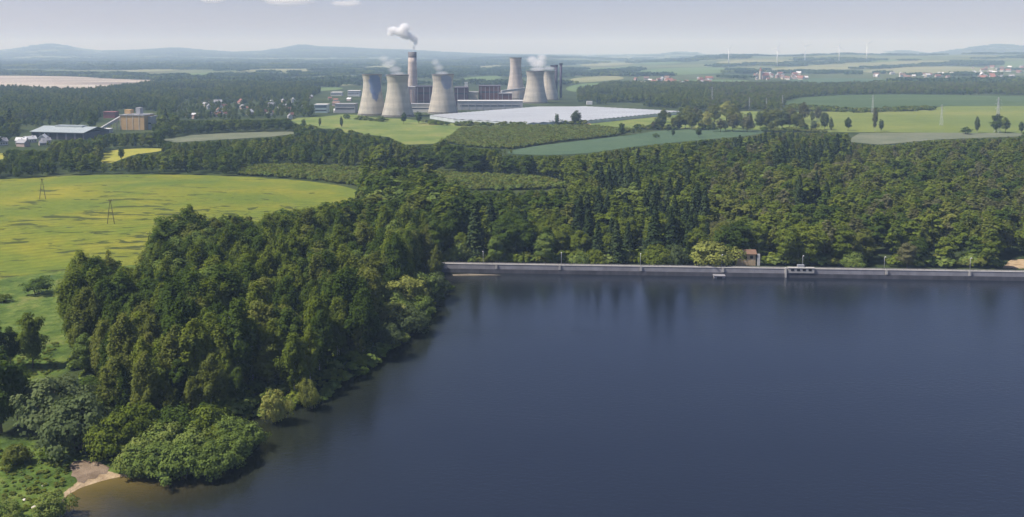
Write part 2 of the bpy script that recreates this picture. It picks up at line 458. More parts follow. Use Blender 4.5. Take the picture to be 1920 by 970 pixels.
FM = {
    'crop': field_mat('crop_yellow_green', [(0.30, (0.105, 0.155, 0.024)), (0.45, (0.148, 0.186, 0.024)), (0.57, (0.205, 0.214, 0.025)), (0.68, (0.260, 0.245, 0.03))], 0.014,
                      streak=((0.050, 0.13, 1), R(-8), 0.585, 0.95), streak_col=(0.055, 0.068, 0.018), rows=(0.055, R(62), 0.22)),
    'yellow': field_mat('rape_yellow', [(0.35, (0.27, 0.27, 0.05)), (0.65, (0.36, 0.33, 0.06))], 0.02),
    'meadow': field_mat('pasture', [(0.35, (0.10, 0.15, 0.035)), (0.52, (0.16, 0.20, 0.05)), (0.68, (0.22, 0.22, 0.07))], 0.02),
    'teal': field_mat('young_wheat', [(0.35, (0.060, 0.105, 0.058)), (0.65, (0.085, 0.130, 0.070))], 0.01, rows=(0.05, R(70), 0.12), streak_col=(0.10, 0.13, 0.08)),
    'deep': field_mat('dark_crop', [(0.35, (0.052, 0.088, 0.034)), (0.65, (0.082, 0.120, 0.046))], 0.006, stretch=(.4, 1, 1)),
    'lime': field_mat('lime_crop', [(0.35, (0.125, 0.165, 0.040)), (0.52, (0.165, 0.195, 0.045)), (0.65, (0.21, 0.215, 0.06))], 0.006, rows=(0.03, R(88), 0.25), streak_col=(0.13, 0.17, 0.04), stretch=(0.4, 1, 1)),
    'pale': field_mat('pale_field', [(0.35, (0.17, 0.19, 0.09)), (0.65, (0.25, 0.25, 0.13))], 0.004, stretch=(0.3, 1, 1)),
    'green': field_mat('far_green', [(0.35, (0.09, 0.15, 0.055)), (0.65, (0.13, 0.18, 0.07))], 0.004, stretch=(0.3, 1, 1)),
    'tan': field_mat('bare_soil', [(0.35, (0.34, 0.24, 0.13)), (0.65, (0.46, 0.36, 0.20))], 0.03),
    'mine': field_mat('mine_spoil', [(0.34, (0.14, 0.12, 0.11)), (0.45, (0.34, 0.29, 0.25)), (0.53, (0.47, 0.42, 0.35)), (0.60, (0.24, 0.205, 0.18)), (0.68, (0.42, 0.37, 0.31))], 0.006, stretch=(0.12, .7, 1)),
    'track': field_mat('grey_grass', [(0.35, (0.12, 0.14, 0.085)), (0.65, (0.17, 0.18, 0.12))], 0.03),
    'scrub': field_mat('scrub_floor', [(0.35, (0.05, 0.075, 0.02)), (0.65, (0.085, 0.105, 0.03))], 0.03),
}
FIELD_LEFT_PX = [(-700, 346), (-200, 343), (0, 337), (110, 330.5), (220, 327.5), (330, 327.5), (450, 331), (560, 338), (640, 348), (676, 359), (668, 374),
                 (640, 400), (560, 430), (480, 462), (380, 484), (300, 492), (200, 502), (40, 516), (-60, 534), (-700, 560)]
FLW = wpoly(FIELD_LEFT_PX)
def dome(x, y):
    d = seg_dist(FLW, np.asarray(x, float), np.asarray(y, float))
    return 1.06 + 5.0 * sm(0, 110, d)
FIELDS = [
    ('field', 'crop', FIELD_LEFT_PX, dome),
    ('field', 'yellow', [(186, 304), (194, 284), (240, 279.5), (310, 278), (305, 284), (250, 290), (222, 302), (200, 308)], None),
    ('field', 'yellow', [(-60, 296), (8, 286), (14, 293), (8, 300), (-60, 304)], None),
    ('scrub_land', 'scrub', [(440, 324), (470, 315), (560, 313), (700, 320), (850, 328), (1000, 336), (1085, 352), (1010, 356), (850, 358), (720, 356), (650, 346), (560, 335), (450, 329)], None),
    ('meadow', 'meadow', [(545, 226), (560, 221), (600, 220), (640, 215), (672, 216), (700, 221), (765, 224), (800, 229), (870, 233), (965, 233), (985, 239), (960, 245), (905, 247), (885, 256), (830, 262), (815, 270), (760, 272), (730, 258), (700, 254), (650, 250), (625, 242), (575, 241)], None),
    ('scrub_land', 'scrub', [(835, 266), (865, 244), (940, 240), (1010, 238), (1100, 238), (1185, 246), (1150, 256), (1040, 268), (960, 280), (880, 276)], None),
    ('field', 'teal', [(930, 290), (990, 276), (1060, 268), (1180, 254), (1235, 245), (1330, 242), (1440, 244), (1420, 254), (1300, 264), (1180, 276), (1080, 292)], None),
    ('verge', 'meadow', [(1105, 229), (1200, 217), (1290, 209), (1300, 215), (1240, 226), (1200, 240), (1150, 243), (1110, 238)], None),
    ('verge', 'meadow', [(1240, 228), (1292, 213), (1400, 209), (1500, 211), (1505, 246), (1420, 243), (1330, 241), (1250, 243)], None),
    ('bare_soil', 'tan', [(1098, 231), (1130, 229), (1158, 231), (1156, 238), (1112, 238.5)], None),
    ('field', 'deep', [(1466, 200), (1480, 186), (1560, 179), (1700, 177), (1920, 181), (2400, 190), (2400, 201), (1920, 196), (1762, 196.5), (1745, 206), (1600, 211), (1500, 207)], None),
    ('field', 'lime', [(1500, 248), (1490, 214), (1520, 209), (1560, 212), (1640, 211), (1745, 207.5), (1765, 198), (1920, 197.5), (2400, 203), (2400, 262), (1920, 248), (1800, 248), (1600, 250)], None),
    ('verge', 'track', [(1585, 266), (1612, 250), (1800, 249), (1920, 249), (1920, 256), (1760, 262), (1650, 272)], None),
    ('open_pit', 'mine', [(-700, 138), (-200, 141), (0, 142.5), (130, 143.5), (190, 147), (250, 150), (320, 151), (300, 157), (255, 163), (168, 176), (100, 174), (40, 170), (-60, 169), (-700, 172)], None),
    ('bare_soil', 'tan', [(292, 173), (330, 167.5), (398, 167), (435, 172), (395, 174.5), (340, 174)], None),
    ('field', 'pale', [(1430, 130), (1500, 125), (1580, 119.5), (1700, 114.5), (1800, 113.5), (1780, 121), (1660, 126), (1560, 133), (1480, 136)], None),
    ('field', 'pale', [(1600, 135), (1680, 127.5), (1760, 125), (1850, 127), (1880, 134), (1790, 138), (1660, 140)], None),
    ('field', 'green', [(1858, 119), (1910, 113.5), (2000, 113), (2100, 118), (2000, 132), (1900, 131), (1870, 126)], None),
    ('field', 'green', [(1165, 139), (1220, 130), (1300, 127), (1370, 128), (1380, 137), (1300, 141), (1230, 143)], None),
    ('field', 'pale', [(1065, 148), (1110, 144), (1150, 142), (1180, 148), (1120, 154), (1075, 156)], None),
    ('field', 'teal', [(1460, 150), (1540, 146), (1640, 148), (1720, 152), (1640, 157), (1520, 156)], None),
    ('field', 'green', [(1055, 167), (1080, 158), (1130, 155), (1150, 161), (1120, 168), (1080, 175)], None),
    ('field', 'pale', [(560, 150), (620, 144), (670, 141.5), (675, 146), (640, 150), (590, 153)], None),
    ('field', 'green', [(1065, 134), (1120, 129), (1190, 124), (1210, 127), (1160, 133), (1100, 137)], None),
    ('field', 'pale', [(880, 130), (910, 124), (950, 121), (955, 126), (930, 131), (890, 134)], None),
    ('field', 'pale', [(1330, 118), (1380, 113), (1460, 112), (1500, 114), (1450, 119), (1380, 122)], None),
    ('field', 'pale', [(430, 140), (500, 137), (560, 138), (520, 142), (450, 143)], None),
    ('field', 'pale', [(520, 133), (600, 130), (660, 131), (610, 134), (540, 135)], None),
    ('field', 'green', [(330, 145), (400, 142.5), (420, 145), (360, 148)], None),
    ('field', 'pale', [(1500, 160), (1560, 158.5), (1600, 160), (1540, 163)], None),
    ('field', 'green', [(1190, 120), (1240, 116.5), (1290, 117), (1260, 121), (1210, 123)], None),
    ('field', 'green', [(1600, 118), (1680, 111), (1740, 109.5), (1760, 111), (1700, 114), (1640, 118.5)], None),
    ('field', 'pale', [(440, 133.0), (520, 130.0), (600, 131.0), (560, 135.5), (470, 136.0)], None),
    ('field', 'green', [(330, 139.0), (400, 136.0), (440, 138.0), (410, 142.0), (350, 143.0)], None),
    ('field', 'pale', [(590, 159.0), (640, 155.0), (690, 156.0), (670, 161.0), (610, 163.0)], None),
    ('field', 'green', [(560, 168.0), (610, 164.0), (650, 165.0), (630, 170.0), (580, 172.0)], None),
    ('field', 'pale', [(220, 133.0), (300, 130.5), (350, 132.0), (300, 135.5), (240, 136.0)], None),
    ('field', 'pale', [(640, 128.0), (720, 124.0), (760, 125.0), (740, 130.0), (660, 132.0)], None),
    ('field', 'green', [(690, 137.0), (760, 133.0), (765, 136.0), (720, 141.0), (700, 142.0)], None),
    ('field', 'pale', [(470, 154.0), (520, 151.0), (560, 152.0), (540, 156.5), (490, 158.0)], None),
    ('field', 'green', [(860, 147.0), (930, 142.0), (945, 145.0), (920, 152.0), (870, 154.0)], None),
    ('field', 'pale', [(1080, 122.0), (1150, 118.0), (1200, 119.0), (1160, 124.0), (1100, 126.0)], None),
    ('field', 'green', [(1240, 152.0), (1300, 149.0), (1420, 151.0), (1380, 158.0), (1260, 158.0)], None),
    ('field', 'teal', [(1080, 182.0), (1150, 176.0), (1180, 178.0), (1150, 186.0), (1090, 189.0)], None),
    ('verge', 'track', [(300, 262), (360, 254), (430, 250), (545, 247), (560, 251), (500, 258), (420, 262), (330, 268)], None),
    ('field', 'lime', [(520, 232), (545, 226), (560, 238), (540, 244)], None),
]
def scan_mesh(name, poly, mat, zf, rows=40, cols=24, off=0.06):
    ysd = [p[1] for p in poly]; y0, y1 = min(ysd), max(ysd)
    V = []; n = len(poly)
    for i in range(rows + 1):
        t = i / rows; y = y0 + (y1 - y0) * min(max(t, 0.0005), 0.9995)
        xi = []
        for k in range(n):
            (xa, ya), (xb, yb) = poly[k], poly[(k + 1) % n]
            if (ya > y) != (yb > y): xi.append(xa + (xb - xa) * (y - ya) / (yb - ya))
        xa, xb = min(xi), max(xi)
        for j in range(cols + 1): V.append((xa + (xb - xa) * j / cols, y))
    V = np.array(V)
    z = zf(V[:, 0], V[:, 1]) if zf else height(V[:, 0], V[:, 1]) + off
    I = np.arange(len(V)).reshape(rows + 1, cols + 1)
    q = np.stack([I[:-1, :-1], I[:-1, 1:], I[1:, 1:], I[1:, :-1]], -1).reshape(-1, 4)
    return mesh_np(name, np.column_stack([V, z]), q, mat, smooth=True)
def gpoly(pts):
    return [tuple(G(a, b)[:2]) if b < 150 else tuple(P(a, b)[:2]) for a, b in pts]
def smooth_poly(pg, it=2):
    for _ in range(it):
        out = []
        for i in range(len(pg)):
            a, b = pg[i], pg[(i + 1) % len(pg)]
            out += [(a[0] * .75 + b[0] * .25, a[1] * .75 + b[1] * .25), (a[0] * .25 + b[0] * .75, a[1] * .25 + b[1] * .75)]
        pg = out
    return pg
FIELD_W = []
for k, (nm, mk, px, zf) in enumerate(FIELDS):
    w = gpoly(px)
    if nm in ('field', 'scrub_land', 'open_pit'): w = smooth_poly(w, 1 if zf else 2)
    FIELD_W.append((nm, w))
    dist = np.mean([p[1] for p in w])
    big = zf is not None
    me = scan_mesh(nm, w, FM[mk], zf, 120 if big else 44, 90 if big else 24, off=0.05 + 0.00012 * dist + (1.2 if dist > 3600 else 0) + k * 0.004)
    tag(link(nm, me), kind='structure')

# ------------------------------------------------------------------ trees: shapes
def quads(C, Nn, size, r):
    """leaf quads at C facing Nn"""
    n = len(C)
    up = r.normal(size=(n, 3)); T = np.cross(Nn, up); T /= np.linalg.norm(T, axis=1)[:, None] + 1e-9
    B = np.cross(Nn, T); s = size[:, None] * 0.5; s2 = s * r.uniform(0.55, 1.0, (n, 1))
    bend = Nn * s * r.uniform(-.4, .4, (n, 1))
    V = np.stack([C - T * s - B * s2 * .7, C + T * s * .8 - B * s2 + bend, C + T * s + B * s2 * .8, C - T * s * .7 + B * s2 - bend], 1).reshape(-1, 3)
    return V

def sph(r, n):
    a = r.normal(size=(n, 3)); return a / np.linalg.norm(a, axis=1)[:, None]

def crown(shape, seed, nc, nl, leaf):
    """leaf points for one crown; heights in metres, tree about 20 m (shrubs 6 m)"""
    r = np.random.default_rng(seed)
    C, Nn, T, S = [], [], [], []
    if shape == 'round' or shape == 'tall' or shape == 'dome' or shape == 'bush':
        if shape == 'round': cz, rx, rz, cr = 11.6, 4.7, 8.6, (1.3, 2.5)
        elif shape == 'tall': cz, rx, rz, cr = 11.6, 3.8, 9.2, (0.7, 1.5)
        elif shape == 'dome': cz, rx, rz, cr = 2.0, 4.4, 4.2, (0.8, 1.4)
        else: cz, rx, rz, cr = 1.4, 2.2, 2.0, (0.5, 0.9)
        lob = r.uniform(0, 2 * PI, 3)
        for i in range(nc):
            d = sph(r, 1)[0]
            if shape in ('dome', 'bush'): d[2] = abs(d[2]) if r.random() < .8 else -abs(d[2]) * .3
            q = r.uniform(0.25, 1.0) ** 0.55
            az = math.atan2(d[1], d[0])
            wob = 1 + 0.16 * math.sin(2 * az + lob[0]) + 0.12 * math.sin(3 * az + lob[1] + d[2] * 3)
            hz = d[2]
            taper = 1.0
            if shape == 'tall': taper = 1.05 - 0.42 * max(0, hz) ** 1.4
            if shape == 'round': taper = 1.0 - 0.15 * max(0, hz)
            c = np.array([d[0] * rx * wob * q * taper, d[1] * rx * wob * q * taper, cz + d[2] * rz * q * r.uniform(.86, 1.06)])
            rad = r.uniform(*cr)
            n = int(nl * r.uniform(.7, 1.3))
            s = sph(r, n); s[:, 2] = np.where(r.random(n) < .65, np.abs(s[:, 2]), s[:, 2])
            st = np.array([1, 1, 2.1 if shape == 'tall' else 0.85])
            p = c + s * rad * st * r.uniform(.55, 1.05, (n, 1))
            out = (p - np.array([0, 0, cz - rz * .3])); out /= np.linalg.norm(out, axis=1)[:, None]
            nn = s * .62 + out * .72 + r.normal(size=(n, 3)) * .24 + np.array([0, 0, .22])
            C.append(p); Nn.append(nn); T.append(np.clip(np.full(n, r.random()) + r.normal(size=n) * .12, 0, 1)); S.append(leaf * r.uniform(.6, 1.35, n))
    else:  # spruce
        H, R0 = 22.0, 3.7
        for i in range(nc):
            t = (i + r.random()) / nc
            z = 1.6 + (H - 2.0) * t
            rr = R0 * (1 - t) ** 0.85 * r.uniform(.75, 1.12) + 0.15
            a = i * 2.399 + r.normal() * .3
            n = max(3, int(nl * (0.3 + rr / R0)))
            k = r.uniform(0.15, 1.0, n)
            p = np.stack([np.cos(a) * rr * k, np.sin(a) * rr * k, z - 0.30 * rr * k ** 1.4 + r.normal(size=n) * .18], 1)
            side = r.normal(size=n) * 0.30 * rr * (1.15 - k * .6)
            p[:, 0] += -np.sin(a) * side; p[:, 1] += np.cos(a) * side
            nn = np.stack([np.cos(a) * .6 + r.normal(size=n) * .35, np.sin(a) * .6 + r.normal(size=n) * .35, np.full(n, .75) + r.normal(size=n) * .2], 1)
            C.append(p); Nn.append(nn); T.append(np.clip(np.full(n, r.random()) + r.normal(size=n) * .1, 0, 1)); S.append(leaf * r.uniform(.6, 1.3, n))
    C = np.concatenate(C); Nn = np.concatenate(Nn); Nn /= np.linalg.norm(Nn, axis=1)[:, None]
    T = np.concatenate(T); S = np.concatenate(S)
    C[:, 2] = np.maximum(C[:, 2], 0.1)
    V = quads(C, Nn, S, r)
    return V, np.arange(len(V)).reshape(-1, 4), T

def crown_mesh(name, data, mat):
    V, Fq, T = data
    return mesh_np(name, V, Fq, mat, {'tint': ('FACE', T)})

def trunk_mesh(shape, seed, mat):
    r = random.Random(seed); b = MB()
    if shape in ('dome', 'bush'):
        k = 1.0 if shape == 'dome' else 0.5
        for i in range(6):
            a = i * 1.05 + r.random()
            b.tube([(0.15 * math.cos(a), 0.15 * math.sin(a), -0.4), (0.9 * k * math.cos(a), 0.9 * k * math.sin(a), 1.6 * k), (2.2 * k * math.cos(a), 2.2 * k * math.sin(a), 3.8 * k)], [.16 * k, .1 * k, .04 * k], 5)
        return b.mesh('trunk', mat, True)
    H, r0 = (20., .26) if shape == 'spruce' else ((18.5, .24) if shape == 'tall' else (16.5, .34))
    pts = [(r.uniform(-.25, .25) * i / 3, r.uniform(-.25, .25) * i / 3, -0.5 + (H + .5) * i / 6) for i in range(7)]
    b.tube(pts, [r0 * (1 - .88 * i / 6) * (1.35 if i == 0 else 1) for i in range(7)], 7)
    if shape != 'spruce':
        for i in range(9):
            z = H * r.uniform(.22, .8); a = r.uniform(0, 2 * PI); l = r.uniform(2.0, 3.6) * (0.62 if shape == 'tall' else 1.1)
            rise = l * (1.3 if shape == 'tall' else .8)
            b.tube([(0, 0, z), (l * .5 * math.cos(a), l * .5 * math.sin(a), z + rise * .55), (l * math.cos(a), l * math.sin(a), z + rise)], [.11, .07, .03], 5)
    return b.mesh('trunk', mat, True)

SHAPE = {'broadleaf_tree': 'round', 'birch_tree': 'tall', 'spruce_tree': 'spruce', 'willow_shrub': 'dome', 'bush': 'bush'}
FULLH = {'round': 20.5, 'tall': 21.5, 'spruce': 22.0, 'dome': 6.4, 'bush': 3.5}
CR, TR = {}, {}
SPEC = {'round': (70, 120, 0.50), 'tall': (130, 72, 0.41), 'spruce': (150, 20, 0.75), 'dome': (90, 58, 0.33), 'bush': (40, 34, 0.26)}
for sh in SPEC:
    for v in range(3 if sh != 'bush' else 2):
        CR[sh, v] = crown(sh, 100 + 17 * v + len(sh), *SPEC[sh])
        TR[sh, v] = trunk_mesh(sh, 5 + v, BARK_PALE if sh == 'tall' else BARK)
CM = {}
def get_crown(sh, v, shade):
    k = (sh, v, shade)
    if k not in CM: CM[k] = crown_mesh('crown', CR[sh, v], LEAF[shade])
    return CM[k]

TREES = []
def tree(kind, x, y, h, shade, wide=1.0, label=None, group=None, tilt=(0, 0), cat=None, z=None, v=None):
    sh = SHAPE[kind]; v = random.randrange(3 if sh != 'bush' else 2) if v is None else v
    if z is None: z = gz(x, y)
    o = empty(kind, (x, y, z - 0.05), random.uniform(0, 2 * PI), None, cat or ('tree' if 'tree' in kind else 'shrub'), group)
    o.rotation_euler = (tilt[0], tilt[1], o.rotation_euler[2])
    s = h / FULLH[sh]; o.scale = (s * wide, s * wide, s)
    link('crown', get_crown(sh, v, shade), o)
    link('trunk', TR[sh, v], o)
    if label: o['label'] = label
    else: TREES.append((o, kind, x, y, z, h, shade))
    return o

# ------------------------------------------------------------------ where the trees stand
def at(px, py):
    p = P(px, py); return p.x, p.y
def jit_grid(x0, x1, y0, y1, st, r, jit=0.42):
    X, Y = np.meshgrid(np.arange(x0, x1, st), np.arange(y0, y1, st))
    X = X + (np.arange(X.shape[0]) % 2)[:, None] * st * .5
    x = X.ravel() + r.uniform(-jit, jit, X.size) * st; y = Y.ravel() + r.uniform(-jit, jit, X.size) * st
    return x, y
def px_in(poly_px, x, y):
    px, py = proj(x, y, np.full(np.shape(x), 1.0))
    return inside(poly_px, px, py)
def open_land(x, y):
    m = np.zeros(np.shape(x), bool)
    for nm, w in FIELD_W: m |= inside(w, x, y)
    return m

TOWN_PX = [[(320, 228), (340, 186), (570, 186), (570, 224)], [(-60, 282), (-60, 232), (60, 228), (180, 230), (200, 208), (300, 206), (300, 248), (180, 252), (90, 284)],
           [(575, 214), (580, 182), (690, 165), (860, 158), (1080, 160), (1085, 196), (1290, 206), (1230, 216), (990, 236), (840, 228), (660, 222)]]
BANK_PX = [(128, 612), (230, 562), (300, 520), (390, 486), (480, 464), (560, 432), (640, 402), (690, 372), (760, 372), (860, 400), (880, 470), (815, 505), (840, 540), (800, 600),
           (740, 655), (690, 690), (600, 745), (540, 768), (470, 780), (380, 800), (270, 822), (215, 808), (180, 770), (158, 725), (142, 690)]
r1 = np.random.default_rng(21)
cand = []
# wood on the near bank
x, y = jit_grid(-170, 20, 210, 640, 6.8, r1)
k = px_in(BANK_PX, x, y) & ~open_land(x, y)
d = seg_dist(LAKE, x, y); ins = inside(LAKE, x, y)
k &= ~ins & (d > 3) & ~px_in([(680, 700), (715, 612), (735, 585), (775, 545), (800, 525), (850, 545), (800, 620), (740, 670)], x, y)
bank = np.stack([x[k], y[k]], 1)
VIS_PX = [(400, 330), (560, 336), (676, 357), (672, 369), (620, 380), (560, 389), (470, 400), (400, 400)]
bpx, bpy_ = proj(bank[:, 0], bank[:, 1], np.full(len(bank), 1.0)); bh = 17.0 * F / (bank[:, 1] * CP); BCAP = np.full(len(bank), 9.0)
for q_ in np.arange(1.7, 0.1, -0.08):
    for pg in (VIS_PX, [(208, 425), (284, 420), (284, 476), (262, 492), (226, 502), (212, 480)], [(92, 545), (120, 545), (122, 655), (104, 684), (92, 650)], [(388, 400), (400, 400), (400, 432), (388, 436)], [(474, 396), (486, 394), (484, 412), (476, 414)]):
        BCAP[inside(pg, bpx, bpy_ - bh * q_)] = q_
# forest behind the dam and beyond
dn = (Vector((DAM_B.x - DAM_A.x, DAM_B.y - DAM_A.y, 0))).normalized(); dperp = Vector((-dn.y, dn.x, 0))
def behind_dam(x, y): return (x - DAM_A.x) * dperp.x + (y - DAM_A.y) * dperp.y
x, y = jit_grid(-1500, 1500, 380, 2600, 9.8, r1)
az = np.abs(x / np.maximum(y, 1))
k = (az < 0.70) & ~open_land(x, y) & (behind_dam(x, y) > 18) & ~inside(LAKE, x, y)
x, y = x[k], y[k]
k = ~px_in(BANK_PX, x, y)
TOWNM = np.zeros(x.shape, bool)
for t in TOWN_PX: TOWNM |= px_in(t, x, y)
k &= ~TOWNM | (r1.random(len(x)) < np.where(px_in(TOWN_PX[-1], x, y), .0, .38))
k &= ~px_in([(1205, 208), (1540, 208), (1540, 249), (1205, 252)], x, y)
x, y = x[k], y[k]
gap = vnoise(x, y, 170., 3.) + 0.5 * vnoise(x, y, 60., 8.)
k = (y < 1150) | (gap > -0.62)
x, y = x[k], y[k]
px, py = proj(x, y, np.full(x.shape, 1.0))
hpx = np.where(y > 1150, 14.0, 17.0) * F / (y * CP)
OPEN_PX = [VIS_PX, [(300, 262), (360, 254), (430, 250), (545, 247), (560, 251), (500, 258), (420, 262), (330, 268)]] + [f[2] for f in FIELDS[1:13]] + [[(30, 268), (40, 238), (170, 232), (178, 258)], [(178, 252), (190, 208), (290, 206), (290, 248)], [(-10, 280), (0, 262), (90, 262), (90, 280)],
                                 [(1205, 208), (1540, 208), (1540, 247), (1205, 250)], [(330, 226), (350, 188), (560, 188), (560, 222)], [(585, 214), (600, 170), (690, 150), (1060, 150), (1060, 190), (1290, 203), (1240, 232), (1000, 238), (700, 232)]]
CAPQ = np.full(x.shape, 9.0)
TB_ = np.zeros(x.shape, bool)
for t in TOWN_PX[:1]: TB_ |= px_in(t, x, y)
for q_ in np.arange(1.3, 0.14, -0.08):
    for pg in OPEN_PX:
        k_ = inside(pg, px, py - hpx * q_) & (y > 480) & ~TB_
        CAPQ[k_] = q_
k_ = CAPQ > 0.28
x, y, px, py, CAPQ = x[k_], y[k_], px[k_], py[k_], CAPQ[k_]
SANDHOLE = [[(1620, 505), (1630, 478), (1675, 478), (1680, 505)], [(1870, 508), (1890, 482), (1990, 482), (1990, 508)], [(1375, 505), (1380, 484), (1425, 484), (1428, 505)]]
for s in SANDHOLE:
    k = ~inside(s, px, py - 4); x, y, px, py, CAPQ = x[k], y[k], px[k], py[k], CAPQ[k]
forest = np.stack([x, y], 1); fpx = np.stack([px, py], 1)

SPRUCE_PX = [[(1075, 505), (1085, 440), (1140, 420), (1250, 412), (1320, 430), (1330, 505)], [(1120, 400), (1130, 365), (1190, 365), (1195, 405)], [(1440, 345), (1460, 310), (1560, 300), (1600, 320), (1540, 355)],
             [(1290, 300), (1330, 275), (1480, 268), (1500, 285), (1400, 305)], [(1600, 300), (1650, 268), (1760, 262), (1750, 290)], [(1480, 420), (1500, 385), (1570, 380), (1560, 425)]]
def pick(st, spr, px, py, r, bankside):
    u = r.random()
    if spr and u < .66: return 'spruce_tree', 'blackish green'
    if bankside:
        if px > 640 and py < 620 and u < .3: return 'broadleaf_tree', 'dark green'
        if u < .66: return 'birch_tree', ('olive green' if st > .15 else 'mid green') if r.random() < .7 else 'dark green'
        if u < .94: return 'broadleaf_tree', ('mid green' if st > .4 else 'dark green') if r.random() < .75 else 'olive green'
        return 'broadleaf_tree', 'bright green'
    if px < 1000:
        if u < .06: return 'spruce_tree', 'blackish green'
        if u < .72: return 'broadleaf_tree', 'dark green' if st < .25 else 'mid green'
        return 'birch_tree', 'mid green' if st < .1 else 'olive green'
    if px > 1330 and u < .30 + .25 * (st > .15): return ('birch_tree' if r.random() < .6 else 'broadleaf_tree'), ('brownish' if r.random() < .42 else 'olive green')
    if u < .05: return 'spruce_tree', 'blackish green'
    if u < .34: return 'birch_tree', 'olive green' if st > 0 else 'mid green'
    if st > .55: return 'broadleaf_tree', 'bright green' if u < .75 else 'mid green'
    return 'broadleaf_tree', 'mid green' if st > -.15 or u > .85 else 'dark green'

# special trees that the photograph shows on their own
def T(kind, px, pyb, hpx, shade, label, wide=1.0, tilt=(0, 0), group=None, cat=None, v=None):
    p = P(px, pyb); z = gz(p.x, p.y)
    return tree(kind, p.x, p.y, hpx * mpp(p), shade, wide, label, group, tilt, cat, z=max(z, 0.2), v=v)
T('bush', 70, 552, 34, 'dark green', 'lone dark round bush in the bright meadow below the yellow field', 1.25)
T('bush', 8, 566, 16, 'mid green', 'small low bush at the meadow edge left of the lone dark bush', 1.5)
T('birch_tree', 160, 612, 138, 'olive green', 'tall olive birch at the outer corner of the near wood beside the meadow', 1.1)
T('birch_tree', 186, 606, 128, 'mid green', 'slightly shorter birch growing close beside the tall corner birch by the meadow', 1.05)
T('birch_tree', 135, 622, 112, 'mid green', 'slim birch on the meadow side of the tall corner birch', 0.9)
T('broadleaf_tree', 236, 590, 92, 'mid green', 'short bright round tree between the corner birches and the near wood', 0.95)
T('broadleaf_tree', 318, 524, 128, 'dark green', 'big dark tree beside the wooden pole at the corner of the yellow field', 1.2)
T('birch_tree', 352, 520, 132, 'dark green', 'tall dark birch right behind the big tree at the wooden pole', 1.15)
T('birch_tree', 300, 516, 104, 'mid green', 'narrow tree touching the wooden pole at the field corner', 0.9)
T('broadleaf_tree', 62, 690, 108, 'mid green', 'round tree standing alone in the meadow casting a shadow to its right', 0.95)
T('broadleaf_tree', 20, 690, 78, 'dark green', 'shorter dark tree joined to the meadow tree with the shadow', 1.0)
T('broadleaf_tree', 2, 812, 160, 'dark green', 'large dark tree at the photo edge above the grassy bank', 1.0)
T('broadleaf_tree', 34, 800, 120, 'dark green', 'dark tree between the photo edge and the grey willow', 0.95)
T('broadleaf_tree', -40, 770, 150, 'dark green', 'dark tree cut off by the photo edge, behind the large dark one', 1.0)
T('broadleaf_tree', -25, 700, 120, 'dark green', 'dark tree cut off by the photo edge beside the meadow', 1.0)
T('willow_shrub', 92, 812, 112, 'grey green', 'pale grey green willow with silvery leaves at the wood corner above the grass', 0.95)
T('willow_shrub', 148, 842, 106, 'grey green', 'second grey green willow, nearer the sandy beach', 0.95)
T('willow_shrub', 215, 850, 74, 'mid green', 'mid green shrub between the grey willow and the waterside shrubs', 1.0)
T('willow_shrub', 255, 838, 84, 'mid green', 'tall mid green shrub at the foot of the wood behind the beach', 0.9)
T('willow_shrub', 330, 834, 72, 'dark green', 'dark shrub behind the round waterside shrubs', 1.0)
T('willow_shrub', 385, 828, 70, 'mid green', 'mid green shrub behind the bright shrub that juts into the lake', 1.0)
for i, (a, b, hp, sd, lb, wd) in enumerate([
    (262, 884, 62, 'bright green', 'bright leafy shrub at the waterline right beside the sandy beach', .95),
    (300, 888, 66, 'bright green', 'bright shrub second along the waterline from the beach', .95),
    (345, 890, 66, 'bright green', 'bright shrub third along the waterline from the beach', 1.0),
    (392, 884, 60, 'bright green', 'low bright shrub at the middle of the waterside row', 1.0),
    (432, 868, 62, 'bright green', 'bright shrub near the tip of the waterside row', .95),
    (300, 862, 70, 'bright green', 'shrub in the second rank behind the waterside row near the beach', .95),
    (360, 866, 66, 'bright green', 'shrub in the second rank behind the middle of the waterside row', .95),
    (432, 838, 56, 'bright green', 'rounded bright shrub bulging towards the lake above the row', 1.0),
    (466, 838, 50, 'bright green', 'outermost rounded bright shrub overhanging the lake', 1.05),
    (405, 842, 46, 'mid green', 'darker shrub enclosed by the rounded bright shrubs', 1.0)]):
    T('willow_shrub', a, b, hp, sd, lb, wd, group='bright shrubs along the waterline by the beach')
T('willow_shrub', 518, 784, 72, 'yellowish green', 'pale yellowish willow leaning over the dark water, nearer of the pair', .5, tilt=(R(-8), R(16)))
T('willow_shrub', 585, 760, 64, 'yellowish green', 'pale willow leaning over the dark water, farther of the pair', .44, tilt=(R(-4), R(14)))
for i, (a, b, hp, sd, lb) in enumerate([
    (722, 600, 60, 'bright green', 'bright shrub at the wood edge, top of the pale shoreline thicket'),
    (748, 578, 66, 'yellowish green', 'tall yellowish shrub in the pale shoreline thicket near the dam'),
    (772, 566, 62, 'bright green', 'bright shrub at the crown of the pale shoreline thicket'),
    (808, 560, 50, 'grey green', 'round shrub nearest the dam on the pale shoreline'),
    (740, 618, 52, 'yellowish green', 'yellowest shrub in the middle of the shoreline thicket'),
    (762, 622, 54, 'grey green', 'grey green shrub overhanging the lake in the shoreline thicket'),
    (784, 598, 46, 'bright green', 'small bright shrub overhanging the lake below the round one'),
    (724, 646, 44, 'grey green', 'low shrub at the end of the shoreline thicket farthest from the dam')]):
    T('willow_shrub', a, b, hp, sd, lb, 1.05, group='pale shrubs on the shore near the dam')
